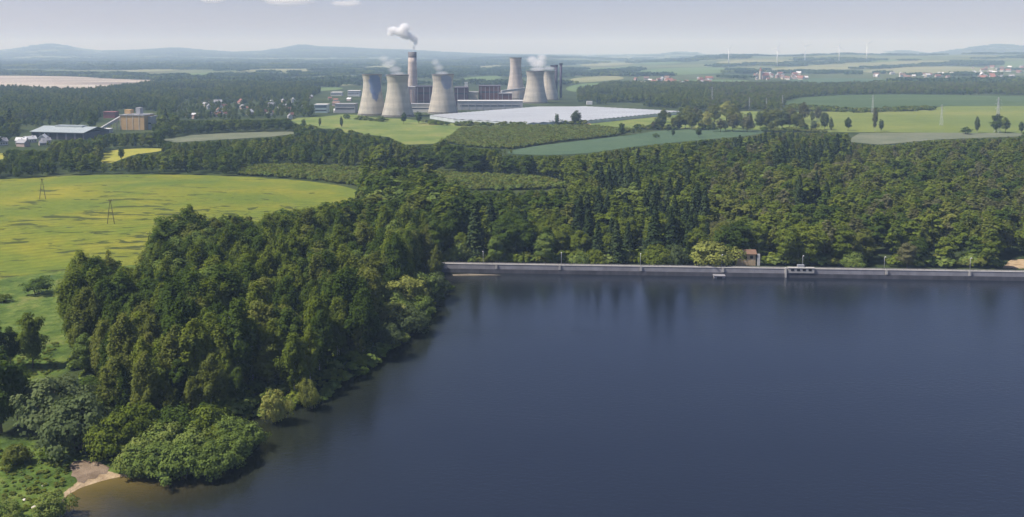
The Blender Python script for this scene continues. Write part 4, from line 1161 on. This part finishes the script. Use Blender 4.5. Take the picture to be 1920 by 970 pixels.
# ------------------------------------------------------------------ power plant
def tower_mat(name, base, dark, mural=False, patch=None):
    m, nt, N, L = new_mat(name)
    tc = node(N, 'ShaderNodeTexCoord'); mp = node(N, 'ShaderNodeMapping'); mp.inputs['Scale'].default_value = (.16, .16, .012); L.new(tc.outputs['Object'], mp.inputs[0])
    n1 = node(N, 'ShaderNodeTexNoise', i_Scale=1.0, i_Detail=6.0, i_Roughness=.65); L.new(mp.outputs[0], n1.inputs['Vector'])
    r = ramp(N, [(.32, dark), (.5, base), (.7, tuple(min(1, c * 1.12) for c in base))]); L.new(n1.outputs['Fac'], r.inputs[0]); c = r.outputs[0]
    mp2 = node(N, 'ShaderNodeMapping'); mp2.inputs['Scale'].default_value = (.01, .01, .12); L.new(tc.outputs['Object'], mp2.inputs[0])
    n2 = node(N, 'ShaderNodeTexNoise', i_Scale=1.0, i_Detail=3.0); L.new(mp2.outputs[0], n2.inputs['Vector'])
    r2 = ramp(N, [(.4, (.82, .82, .82)), (.6, (1.08, 1.06, 1.02))]); L.new(n2.outputs['Fac'], r2.inputs[0])
    c = mix(N, L, 1.0, c, r2.outputs[0], 'MULTIPLY')
    if mural:
        n3 = node(N, 'ShaderNodeTexNoise', i_Scale=.045, i_Detail=3.0, i_Distortion=.8); L.new(tc.outputs['Object'], n3.inputs['Vector'])
        sp = node(N, 'ShaderNodeSeparateXYZ'); L.new(tc.outputs['Object'], sp.inputs[0])
        for (x0, y0, z0, rad, col, amt) in mural:
            vm = node(N, 'ShaderNodeVectorMath'); vm.operation = 'DISTANCE'; vm.inputs[1].default_value = (x0, y0, z0); L.new(tc.outputs['Object'], vm.inputs[0])
            q = math_(N, L, 'ADD', math_(N, L, 'DIVIDE', vm.outputs['Value'], rad), math_(N, L, 'MULTIPLY_ADD', n3.outputs['Fac'], 1.2, -.6))
            k = math_(N, L, 'MULTIPLY', math_(N, L, 'SUBTRACT', 1.0, ramp_val(N, L, q, .85, 1.05)), amt)
            c = mix(N, L, k, c, col)
    b = node(N, 'ShaderNodeBsdfPrincipled', i_Roughness=.9); b.inputs['Specular IOR Level'].default_value = .15
    L.new(c, b.inputs['Base Color'])
    o = node(N, 'ShaderNodeOutputMaterial'); L.new(b.outputs[0], o.inputs[0])
    return m
TB = (.46, .43, .37); TD = (.33, .31, .28)
TM_PLAIN = tower_mat('tower_concrete', TB, TD)
RIM = plain('tower_rim', (.20, .19, .18), .9, .2)
def cooling_tower(px, py_top, py_base, rtop_px, rbase_px, label, mat, throat=.90):
    p = P(px, py_base); s = mpp(p); H = (py_base - py_top) * s; rt = rtop_px * s; rb = rbase_px * s
    p = p + Vector((0, rb * .8, 0))
    o = empty('cooling_tower', p, 0, label, 'cooling tower', 'cooling towers of the power plant')
    def rad(t):
        tt = .80
        if t < tt: q = (tt - t) / tt; return rt * throat * math.sqrt(1 + ((rb / (rt * throat)) ** 2 - 1) * q ** 1.75)
        q = (t - tt) / (1 - tt); return rt * (throat + (1 - throat) * q ** 1.3)
    z0 = H * .045
    prof = [(rad(i / 28 * (1 - .045) + .045), z0 + (H - z0) * i / 28) for i in range(29)]
    inner = [(r - .5, z) for r, z in prof[::-1]]
    MB().lathe(prof + inner, 72).build('shell', mat, o, True)
    rr = prof[-1][0]
    MB().lathe([(rr + .35, H - 1.2), (rr + .35, H + .15), (rr - .7, H + .15), (rr - .7, H - 1.2)], 72).build('rim', RIM, o)
    b = MB(); n = 40; r0 = prof[0][0]
    for k in range(n):
        a0 = 2 * PI * k / n; a1 = 2 * PI * (k + .5) / n; a2 = 2 * PI * (k + 1) / n
        top = ((r0 - .25) * math.cos(a1), (r0 - .25) * math.sin(a1), z0 + .2)
        for a in (a0, a2): b.tube([((r0 + .5) * math.cos(a), (r0 + .5) * math.sin(a), -.3), top], .28, 5)
    b.build('colonnade', mat, o)
    b = MB().lathe([(r0 + 1.2, -.4), (r0 + 1.2, .7), (r0 + .8, .7), (.05, .7)], 48); b.build('basin', RIM, o)
    return o, H
BLUE = (.11, .17, .36)
murm = tower_mat('tower_mural', TB, TD, mural=[(12, -18, 48, 17, (.13, .20, .40), .85), (10, -24, 30, 12, (.10, .15, .34), .8), (-8, -26, 27, 9, (.32, .30, .33), .8), (-1, -24, 34, 6, (.42, .22, .16), .6)])
patm = tower_mat('tower_patched', TB, TD, mural=[(9, -17, 50, 12, (.20, .24, .36), .7)])
cooling_tower(695, 140, 217, 18.5, 28, 'cooling tower with blue painted patches, leftmost of the front three', murm)
cooling_tower(743, 141, 220, 21.5, 31, 'middle cooling tower of the front three, plain stained concrete', TM_PLAIN)
cooling_tower(829, 140, 214, 21, 29, 'right cooling tower of the front three with a bluish patch near its rim', patm)
cooling_tower(967, 108.5, 188, 11.5, 20, 'slender tallest cooling tower behind the far group', tower_mat('tower_pinkish', (.47, .42, .38), (.34, .31, .29)))
cooling_tower(1004, 134, 194, 17.5, 24, 'front cooling tower of the far group beside the white glasshouse', TM_PLAIN)
cooling_tower(1030, 134, 188.5, 12, 19, 'cooling tower half hidden behind the front one of the far group', TM_PLAIN)

# big chimney
p = P(774, 201); s = mpp(p); H = (201 - 98) * s
ch = empty('chimney', p, 0, 'tall tapered concrete chimney with a dark top, trailing white steam', 'chimney')
f = lambda t: (10.5 - 3.0 * t) * s
MB().lathe([(f(i / 10 * .9), H * .9 * i / 10) for i in range(11)] + [(.1, H * .9)], 32).build('shaft', tower_mat('chimney_concrete', (.54, .47, .43), (.42, .36, .33)), ch, True)
MB().lathe([(f(.9) + .1, H * .9), (f(1) + .5, H), (f(1) - .6, H), (f(1) - .6, H * .95), (.05, H * .95)], 32).build('top_band', plain('soot', (.17, .16, .17), .9), ch, True)
MB().lathe([(f(0) + .4, 0), (f(.34) + .4, H * .34), (f(.34) + .1, H * .345)], 32).build('white_base', plain('white_band', (.62, .60, .58), .8, .12), ch, True)
for (px, w, pt, pb, lb) in [(1042.5, 6, 122, 186, 'dark slim flue stack right beside the far cooling towers'), (1051.5, 5, 119, 184, 'dark slim flue stack, outermost of the two at the far cooling towers')]:
    p = P(px, pb); s = mpp(p); H = (pb - pt) * s; r_ = w * .5 * s
    o = empty('flue_stack', p, 0, lb, 'chimney', 'dark flue stacks'); DKS = plain('dark_stack', (.07, .06, .09), .7)
    MB().tube([(0, 0, 0), (0, 0, H)], r_, 16).build('shaft', DKS, o, True)
    MB().lathe([(r_ + .7, H - 4), (r_ + .7, H + .2), (r_ - .3, H + .2)], 16).build('collar', DKS, o)
    if px < 1045: MB().box(-12, 0, -1.6, 1.6, H - 5, H - .6).build('duct', DKS, o)

# plant buildings
def bmat(c): return plain('cladding', c, .75, .12, .15)
WIN = plain('window_band', (.05, .06, .08), .25, .2, .4)
BC = {'pink': bmat((.50, .38, .36)), 'purple': bmat((.10, .065, .085)), 'white': bmat((.66, .65, .63)), 'grey': bmat((.40, .40, .41)), 'rust': bmat((.17, .075, .07)), 'ochre': bmat((.56, .37, .17)),
      'red': bmat((.28, .10, .10)), 'teal': bmat((.42, .52, .50)), 'roof': bmat((.30, .30, .31)), 'dkroof': bmat((.12, .11, .13)), 'metal': plain('sheet_metal', (.33, .37, .37), .45, .1, .2), 'cream': bmat((.62, .55, .42))}
def building(name, x0, x1, pt, pb, depth, wall, roof, label, bands=2, cat='building', strips=0, rz=0.0):
    p = P((x0 + x1) / 2, pb); s = mpp(p); W = (x1 - x0) * s / 2; H = (pb - pt) * s
    o = empty(name, p, rz, label, cat)
    MB().box(-W, W, 0, depth, 0, H).build('wall', BC[wall], o)
    MB().box(-W - .6, W + .6, -.6, depth + .6, H, H + .9).build('roof', BC[roof], o)
    for i in range(bands):
        z = H * (i + .55) / (bands + .3)
        MB().box(-W * .92, W * .92, -.14, -.02, z, z + min(2.4, H * .14)).build('window', WIN, o)
    for i in range(strips):
        x = -W + 2 * W * (i + .5) / strips
        MB().box(x - .45, x + .45, -.4, -.16, 0, H * .98).build('pilaster', BC['grey'], o)
    return o
building('boiler_house', 763, 777, 164, 206, 34, 'pink', 'roof', 'pinkish tall plant block right of the middle front cooling tower', 0, strips=2)
building('boiler_house', 777.5, 812, 163, 203, 40, 'purple', 'dkroof', 'dark purple boiler house between the chimney and the right front tower', 2, strips=3)
building('plant_hall', 768, 806, 196, 211, 20, 'white', 'roof', 'low white hall in front of the dark purple boiler house', 1)
building('boiler_house', 852, 877, 165, 202, 40, 'purple', 'dkroof', 'dark boiler house just right of the right front cooling tower', 2, strips=2)
building('turbine_hall', 877.5, 896, 174, 200, 30, 'cream', 'roof', 'pale square block between two dark boiler houses', 1)
building('boiler_house', 898, 938, 162, 199, 40, 'rust', 'dkroof', 'long reddish dark boiler house towards the far cooling towers', 2, strips=5)
building('plant_hall', 936, 960, 176, 200, 30, 'rust', 'roof', 'lower reddish block at the end of the boiler houses', 1, strips=2)
building('plant_hall', 858, 980, 190, 207, 22, 'grey', 'white', 'long low grey hall with a white roof along the glasshouse', 1, strips=9)
building('plant_shed', 944, 956, 174, 186, 12, 'white', 'white', 'small white shed on the plant before the far towers', 1)
building('silo_block', 871, 877, 155, 172, 8, 'white', 'white', 'narrow white block rising beside the right front cooling tower', 0)
building('workshop', 590, 613, 197, 212, 20, 'teal', 'white', 'pale teal factory block left of the cooling towers', 2)
building('workshop', 628, 666, 196, 212, 24, 'grey', 'roof', 'long grey workshop just left of the cooling tower with blue patches', 1)
building('workshop', 652, 674, 171, 181, 24, 'white', 'white', 'white hall behind the grey workshop left of the towers', 1)
building('workshop', 620, 640, 174, 180, 24, 'white', 'white', 'lower white hall behind the teal factory block', 1)
# conveyor galleries
def gallery(name, a, b, za_px, zb_px, th, mat, label):
    p = P(*a); q = P(*b); s = mpp(p)
    o = empty(name, (p + q) / 2, 0, label, 'conveyor'); c = (p + q) / 2
    A = p - c + Vector((0, 0, za_px * s)); B = q - c + Vector((0, 0, zb_px * s))
    d = Vector((0, 0, 1)); w = (B - A).normalized().cross(d) * th
    ring = [A - w - d * th, A + w - d * th, A + w + d * th, A - w + d * th]
    MB().prism(ring, (0, 0, 0), tuple(B - A)).build('gallery', mat, o)
    for t in (.2, .5, .8):
        m = A.lerp(B, t); 
        if m.z > 3: 
            for sgn in (-1, 1): MB().tube([(m.x + w.x * sgn * 1.6, m.y + w.y * sgn * 1.6, 0), (m.x + w.x * sgn * .8, m.y + w.y * sgn * .8, m.z - th)], .4, 6).build('support', STEEL, o)
    return o
gallery('conveyor_bridge', (940, 190), (984, 188), 18, 22, 2.2, BC['grey'], 'sloping grey conveyor bridge running to the slender tallest cooling tower')

# white glasshouse
def glasshouse():
    px = [(806, 217), (1008, 201), (1100, 200.5), (1276, 209.5), (1106, 226), (990, 231.5), (850, 224)]
    w = [P(a, b, 5.5) for a, b in px]; z0 = 1.0
    c = sum(w, Vector()) / len(w); c.z = z0
    o = empty('glasshouse', c, 0, 'huge flat white glasshouse roof spread out in front of the power plant', 'glasshouse')
    poly = [(v.x - c.x, v.y - c.y) for v in w]
    b = MB(); n = len(poly)
    ring = [(x, y, 0) for x, y in poly]
    b.prism(ring, (0, 0, 0), (0, 0, 4.4)); b.build('wall', plain('glass_wall', (.55, .60, .60), .25, .2, .1), o)
    # ridged roof: sawtooth rows along x
    ysd = [q[1] for q in poly]; y0, y1 = min(ysd), max(ysd); V = []; rows = int((y1 - y0) / 4.0)
    for i in range(rows + 1):
        y = y0 + (y1 - y0) * min(max(i / rows, .0005), .9995); xi = []
        for k in range(n):
            (xa, ya), (xb, yb) = poly[k], poly[(k + 1) % n]
            if (ya > y) != (yb > y): xi.append(xa + (xb - xa) * (y - ya) / (yb - ya))
        xa, xb = min(xi), max(xi); z = 4.45 + (1.1 if i % 2 else 0)
        for j in range(9): V.append((xa + (xb - xa) * j / 8, y, z))
    I = np.arange(len(V)).reshape(rows + 1, 9)
    q = np.stack([I[:-1, :-1], I[:-1, 1:], I[1:, 1:], I[1:, :-1]], -1).reshape(-1, 4)
    link('roof', mesh_np('roof', V, q, plain('whitewashed_glass', (.40, .42, .43), .4, .16, .04, stretch=(.3, 1, 1), spec=.5)), o)
    cc = P(1105, 200.5); MB().box(cc.x - c.x - 5, cc.x - c.x + 5, cc.y - c.y - 4, cc.y - c.y + 4, 4, 10).build('boiler_cabin', BC['white'], o)
glasshouse()

# ------------------------------------------------------------------ town on the left
p = P(108, 262); s = mpp(p)
sh = empty('storage_shed', p, R(-14), 'big storage shed with a pale metal roof and dark open front', 'shed')
W, D, Hs = 58 * s, 42, 13.0
MB().box(-W, W, 0, D, 0, Hs * .62).build('wall', BC['dkroof'], sh)
for y0, y1, z0, z1 in ((-1.5, D * .5, Hs * .62, Hs), (D * .5, D + 1.5, Hs, Hs * .62)):
    MB().prism([(-W - 1, y0, z0), (W + 1, y0, z0), (W + 1, y1, z1), (-W - 1, y1, z1)], (0, 0, 0), (0, 0, .5)).build('roof', BC['metal'], sh)
MB().box(-W * .5, W * .55, D * .40, D * .60, Hs - .6, Hs + 1.6).build('ridge_vent', BC['metal'], sh)
for i in range(6): MB().box(-W + (i + .1) * W / 3, -W + (i + .85) * W / 3, -.15, -.03, .3, Hs * .55).build('bay_opening', DARK, sh)
o = building('factory', 224, 272, 217, 244, 26, 'ochre', 'roof', 'boxy ochre factory block standing right of the metal roofed shed', 0, 'factory', rz=R(-6))
for i in range(4): MB().box(-16 + i * 8.3, -15.2 + i * 8.3, -.25, -.03, 0, 20).build('pilaster', BC['cream'], o)
MB().box(2, 8, 6, 14, 20, 28).build('roof_cabin', BC['grey'], o)
MB().box(-14, -6, 8, 16, 20, 25).build('penthouse', BC['ochre'], o)
building('factory_annex', 272, 284, 220, 243, 20, 'grey', 'roof', 'grey annex on the right flank of the ochre factory block', 1)
building('red_shed', 194, 216, 211, 222, 12, 'red', 'red', 'red painted shed left of the ochre factory block', 0)
gallery('conveyor_bridge', (184, 246), (228, 243), 1, 24, 1.8, BC['grey'], 'inclined conveyor bridge rising to the ochre factory block')
building('factory_office', 182, 205, 243, 250, 10, 'white', 'white', 'low white office at the foot of the inclined conveyor', 1)

ROOFS = {'red': bmat((.25, .115, .09)), 'brown': bmat((.20, .13, .10)), 'grey': bmat((.30, .30, .32)), 'white': bmat((.66, .66, .66))}
WALLS = {'white': bmat((.58, .57, .55)), 'cream': bmat((.50, .45, .36)), 'pink': bmat((.44, .34, .31))}
HM = {}
def house_meshes(wall, roof):
    if (wall, roof) in HM: return HM[wall, roof]
    b = MB(); b.box(-6, 6, -4, 4, 0, 5.4); b.prism([(-6, -4, 5.4), (-6, 4, 5.4), (-6, 0, 9.0)], (0, 0, 0), (12, 0, 0)); w = b.mesh('wall', WALLS[wall])
    b = MB()
    for sg in (-1, 1): b.prism([(-6.5, sg * 4.7, 4.85), (6.5, sg * 4.7, 4.85), (6.5, 0, 9.1), (-6.5, 0, 9.1)], (0, 0, 0), (0, 0, .3))
    b.box(2, 2.9, -1.2, -.4, 7.5, 10.4)
    r_ = b.mesh('roof', ROOFS[roof])
    b = MB()
    for sx_ in (-4, -1.3, 1.3, 4): b.box(sx_ - .6, sx_ + .6, -4.1, -4.02, 1.6, 3.4)
    win = b.mesh('window', WIN)
    HM[wall, roof] = (w, r_, win); return HM[wall, roof]
rh = random.Random(31)
HOUSES = []
CL = [('the village above the glasshouse', (1190, 1335, 149, 163), 42, 1.0), ('the hamlet left of the turbines', (1415, 1448, 137, 152), 14, 1.05), ('the village below the turbines', (1452, 1515, 140, 150), 22, 1.0),
      ('the houses under the pale fields', (1640, 1785, 139, 148), 24, 1.0), ('the hillside village at the photo edge', (1820, 1935, 128, 150), 44, 1.1),
      ('the town behind the ochre factory', (352, 560, 190, 224), 36, .62), ('the yard before the metal roofed shed', (-10, 90, 262, 277), 12, .6), ('the plant outskirts', (560, 660, 183, 214), 10, .65)]
for nm, (a0, a1, b0, b1), n, sc in CL:
    for i in range(n):
        px_ = rh.uniform(a0, a1); py_ = rh.uniform(b0, b1); p = G(px_, py_)
        wall = rh.choice(['white', 'white', 'cream', 'pink']); roof = rh.choice(['red', 'red', 'brown', 'grey', 'white'] if 'yard' not in nm else ['white', 'grey'])
        o = empty('house', p, rh.uniform(0, 3.1), None, 'house', 'houses of the villages on the plain')
        s = sc * rh.uniform(.85, 1.5); o.scale = (s * rh.uniform(.9, 1.4), s, s)
        m = house_meshes(wall, roof); link('wall', m[0], o); link('roof', m[1], o)
        if p.y < 2200: link('window', m[2], o)
        HOUSES.append(('%s house, %s roof, in %s' % (wall, roof, nm), px_, o))
hl = {}
for lb, px_, o in HOUSES: hl.setdefault(lb, []).append((px_, o))
for lb, L_ in hl.items():
    L_.sort(key=lambda t: t[0])
    for i, (q, o) in enumerate(L_): o['label'] = lb if len(L_) == 1 else '%s, %s from its left' % (lb, ORD[min(i, 19)])
# church
p = G(1434, 149); o = empty('church', p, R(20), 'church with a pale tower and red roof in the hamlet left of the turbines', 'church')
o.scale = (1.5, 1.5, 1.5)
MB().box(-9, 9, -5, 5, 0, 9).build('nave', WALLS['pink'], o)
b = MB()
for sg in (-1, 1): b.prism([(-9.5, sg * 5.7, 8.5), (9.5, sg * 5.7, 8.5), (9.5, 0, 15), (-9.5, 0, 15)], (0, 0, 0), (0, 0, .4))
b.build('roof', ROOFS['red'], o)
MB().box(-14, -9, -2.5, 2.5, 0, 20).build('tower', WALLS['cream'], o)
MB().lathe([(3.6, 20), (2.2, 23), (1.2, 25), (.05, 30)], 8, -11.5, 0).build('spire', ROOFS['red'], o)
# lone bright white hall in the woods
building('farm_hall', 1392, 1409, 177, 182, 25, 'white', 'white', 'bright white long hall alone in the dark woods right of the glasshouse', 1)

# ------------------------------------------------------------------ wind turbines
TW = plain('turbine_white', (.82, .82, .82), .4, .04, .2)
t1 = MB().tube([(0, 0, -2), (0, 0, 50), (0, 0, 100)], [2.9, 2.3, 1.6], 16).mesh('tower', TW, True)
b = MB(); b.tube([(0, 4.5, 101.6), (0, 1, 101.8), (0, -4, 101.6)], [1.6, 2.1, 1.7], 10); t2 = b.mesh('nacelle', TW, True)
t3 = MB().lathe([(.05, 0), (1.2, .6), (1.7, 2.2), (1.6, 3)], 14).mesh('hub', TW, True)
b = MB(); L0 = 41.
prof = []
bl = MB()
for (r_, c_, t_) in ((1.2, 2.2, 1.6), (7, 4.6, 1.1), (18, 3.6, .8), (30, 2.6, .5), (43.5, 1.1, .2)):
    prof.append((r_, c_, t_))
for i, (r_, c_, t_) in enumerate(prof):
    bl.v += [(-c_ * .35, -t_ * .5, r_), (c_ * .1, -t_, r_), (c_ * .65, 0, r_), (c_ * .1, t_ * .6, r_)]
for i in range(len(prof) - 1):
    for k in range(4): bl.f.append((i * 4 + k, i * 4 + (k + 1) % 4, i * 4 + 4 + (k + 1) % 4, i * 4 + 4 + k))
bl.f.append((0, 3, 2, 1)); e = (len(prof) - 1) * 4; bl.f.append((e, e + 1, e + 2, e + 3))
t4 = bl.mesh('blade', TW, False)
for i, (px, hub, bs, ph) in enumerate([(1366, 92, 125, 40), (1457, 92, 125, 20), (1509, 86.5, 119, 75), (1573, 87, 119, 10), (1625, 83, 117, 55)]):
    p = G(px, bs); s = (bs - hub) * (p.y * CP + (CAMZ - p.z) * SP) / F / 102.
    o = empty('wind_turbine', p, R(-18), '%s white wind turbine from the left on the far ridge' % ORD[i], 'wind turbine', 'wind turbines on the far ridge'); o.scale = (s * 1.0, s * 1.0, s)
    link('tower', t1, o); link('nacelle', t2, o)
    h = link('hub', t3, o, (0, -6.5, 101.6), (R(-90), 0, 0))
    for k in range(3): link('blade', t4, o, (0, -5.2, 101.6), (0, R(ph + 120 * k), 0))

# ------------------------------------------------------------------ steam and clouds (volumes)
def puff_mat(name, blobs, dens, nscale, rough=.8, lit=(1, 1, 1), aniso=0.0, sharp=.35):
    m, nt, N, L = new_mat(name)
    tc = node(N, 'ShaderNodeTexCoord')
    nz = node(N, 'ShaderNodeTexNoise', i_Scale=nscale, i_Detail=5.0, i_Roughness=.62); L.new(tc.outputs['Object'], nz.inputs['Vector'])
    acc = None
    for (x, y, z, rx, rz) in blobs:
        mp = node(N, 'ShaderNodeMapping'); mp.vector_type = 'POINT'
        mp.inputs['Location'].default_value = (-x / rx, -y / rx, -z / rz); mp.inputs['Scale'].default_value = (1 / rx, 1 / rx, 1 / rz)
        L.new(tc.outputs['Object'], mp.inputs[0])
        ln = node(N, 'ShaderNodeVectorMath'); ln.operation = 'LENGTH'; L.new(mp.outputs[0], ln.inputs[0])
        acc = ln.outputs['Value'] if acc is None else math_(N, L, 'MINIMUM', acc, ln.outputs['Value'])
    d = math_(N, L, 'SUBTRACT', 1.0, acc)
    d = math_(N, L, 'ADD', d, math_(N, L, 'MULTIPLY_ADD', nz.outputs['Fac'], rough * 2, -rough))
    d = math_(N, L, 'MULTIPLY', math_(N, L, 'DIVIDE', d, sharp, clamp=True), dens)
    v = node(N, 'ShaderNodeVolumePrincipled'); v.inputs['Color'].default_value = (*lit, 1); v.inputs['Anisotropy'].default_value = aniso
    L.new(d, v.inputs['Density'])
    o = node(N, 'ShaderNodeOutputMaterial'); L.new(v.outputs[0], o.inputs['Volume'])
    return m
def puff(name, p, s, blobs_px, dens, nscale, label, cat, rough=.45, sharp=.35, kind=None, grow=1.45):
    """blobs in pixels relative to the origin: (x, z, rx, rz)"""
    bl_ = [(a * s, 0.0, b_ * s, max(rx, 1) * s, rz * s) for a, b_, rx, rz in blobs_px]
    m = puff_mat(name, bl_, dens, nscale, rough, sharp=sharp)
    x0 = min(a - rx * grow for a, _, _, rx, rz in bl_); x1 = max(a + rx * grow for a, _, _, rx, rz in bl_)
    z0 = min(c - rz * grow for _, _, c, rx, rz in bl_); z1 = max(c + rz * grow for _, _, c, rx, rz in bl_); yr = max(b_[3] for b_ in bl_) * grow
    o = MB().box(x0, x1, -yr, yr, z0, z1).build(name, m, None, False, p)
    return tag(o, label, cat, kind=kind)
p = P(774, 201); s = mpp(p); p.z = 1 + (201 - 97) * s
puff('steam_plume', p, s, [(3, 6, 3, 6), (6, 17, 5, 7), (3, 24, 9, 8), (-10, 30, 14, 9), (-24, 37, 14, 9), (-36, 40, 12, 7), (-14, 43, 12, 10), (-40, 33, 9, 5)], .26, .045 , 'thick white steam plume drifting left from the tall chimney', 'steam', rough=.72, sharp=.5)
for (px, pt, pb, blobs, dn_, lb) in [
    (743, 141, 220, [(0, 2, 17, 5), (-6, 10, 16, 9), (-18, 20, 16, 10), (-26, 30, 12, 8), (-10, 24, 10, 8)], 0.05, 'thin steam rising from the middle front cooling tower'),
    (829, 140, 214, [(-2, 2, 15, 5), (-8, 12, 12, 9), (-14, 22, 10, 8)], 0.048, 'thin steam rising from the right front cooling tower'),
    (1010, 133, 194, [(0, 3, 19, 5), (-2, 14, 20, 11), (-12, 20, 14, 9), (6, 24, 12, 9), (18, 4, 14, 5)], 0.08, 'white steam cloud above the front cooling tower of the far group')]:
    p = P(px, pb); s = mpp(p); p = p + Vector((0, 20, 0)); p.z = 1 + (pb - pt) * s
    puff('steam_plume', p, s, blobs, dn_, .03, lb, 'steam', rough=.5, sharp=.7)
CLD = 36000.
for (px, py, w, h, lb) in [(540, 2, 48, 9, 'pale cloud at the top edge above the chimney, larger of the pair'), (650, 7, 30, 5.5, 'small thin cloud right of the larger pale cloud'), (400, 0, 26, 6, 'faint small cloud farthest left at the top edge')]:
    u = (px - CX) / F; v = (CY - py) / F; t = CLD / (CP + v * SP)
    p = Vector((u * t, CLD, CAMZ + t * (v * CP - SP))); s = CLD * CP / F
    puff('cloud', p, s, [(0, 0, w, h), (-w * .5, h * .3, w * .6, h * .8), (w * .45, h * .5, w * .5, h * .9)], 0.006, .0016, lb, 'cloud', rough=.7, sharp=1.2)

# ------------------------------------------------------------------ air
m, nt, N, L = new_mat('air')
v = node(N, 'ShaderNodeVolumePrincipled'); v.inputs['Color'].default_value = (.52, .72, 1.0, 1); v.inputs['Absorption Color'].default_value = (1, 1, 1, 1); v.inputs['Density'].default_value = 1.3e-4; v.inputs['Anisotropy'].default_value = 0.0
o = node(N, 'ShaderNodeOutputMaterial'); L.new(v.outputs[0], o.inputs['Volume'])
HZ = MB().box(-24000, 24000, -3500, 29800, -8, 420).build('haze', m); tag(HZ, kind='stuff')

# ------------------------------------------------------------------ light, sky, camera
SUN_EL = R(55); SUN_DIR = Vector((-0.97, -0.22, 0)).normalized() * math.cos(SUN_EL) + Vector((0, 0, math.sin(SUN_EL)))
sd = bpy.data.lights.new('sun', 'SUN'); sd.energy = 4.4; sd.angle = R(.53); sd.color = (1.0, .955, .88)
so = bpy.data.objects.new('sun', sd); COL.objects.link(so); so.rotation_euler = SUN_DIR.to_track_quat('Z', 'Y').to_euler(); so.location = (0, 0, 300)
w = bpy.data.worlds.new('World'); scene.world = w; w.use_nodes = True
N, L = w.node_tree.nodes, w.node_tree.links; N.clear()
sk = N.new('ShaderNodeTexSky'); sk.sky_type = 'NISHITA'; sk.sun_disc = False; sk.sun_elevation = SUN_EL
sk.sun_rotation = math.atan2(SUN_DIR.x, SUN_DIR.y); sk.altitude = 300; sk.air_density = 1.0; sk.dust_density = 1.0; sk.ozone_density = 4.5
bg = N.new('ShaderNodeBackground'); bg.inputs['Strength'].default_value = .073
ow = N.new('ShaderNodeOutputWorld'); tn = N.new('ShaderNodeMix'); tn.data_type = 'RGBA'; tn.blend_type = 'MULTIPLY'; tn.inputs['Factor'].default_value = 1; tn.inputs['B'].default_value = (1.07, .875, 1.04, 1); L.new(sk.outputs[0], tn.inputs['A']); L.new(tn.outputs['Result'], bg.inputs[0]); L.new(bg.outputs[0], ow.inputs[0])
cd = bpy.data.cameras.new('camera'); cd.sensor_width = 36; cd.lens = F / 1920 * 36; cd.shift_y = (CY - 485.0) / 1920.0; cd.clip_start = .5; cd.clip_end = 80000
co = bpy.data.objects.new('camera', cd); COL.objects.link(co); co.location = (0, 0, CAMZ); co.rotation_euler = (PI / 2 - PITCH, 0, 0)
scene.camera = co
vs = scene.view_settings; vs.view_transform = 'Standard'; vs.look = 'None'; vs.gamma = 1; vs.exposure = 0.52; vs.use_curve_mapping = False
c = scene.cycles
c.use_denoising = True; c.max_bounces = 8; c.diffuse_bounces = 2; c.glossy_bounces = 2; c.transmission_bounces = 3; c.volume_bounces = 6; c.transparent_max_bounces = 6
c.use_adaptive_sampling = True; c.adaptive_threshold = .02; c.volume_step_rate = 1.0; c.volume_max_steps = 256

for o_ in COL.objects:
    if 'label' in o_ and len(o_['label'].split()) > 16: print('LONG', o_.name, o_['label'])
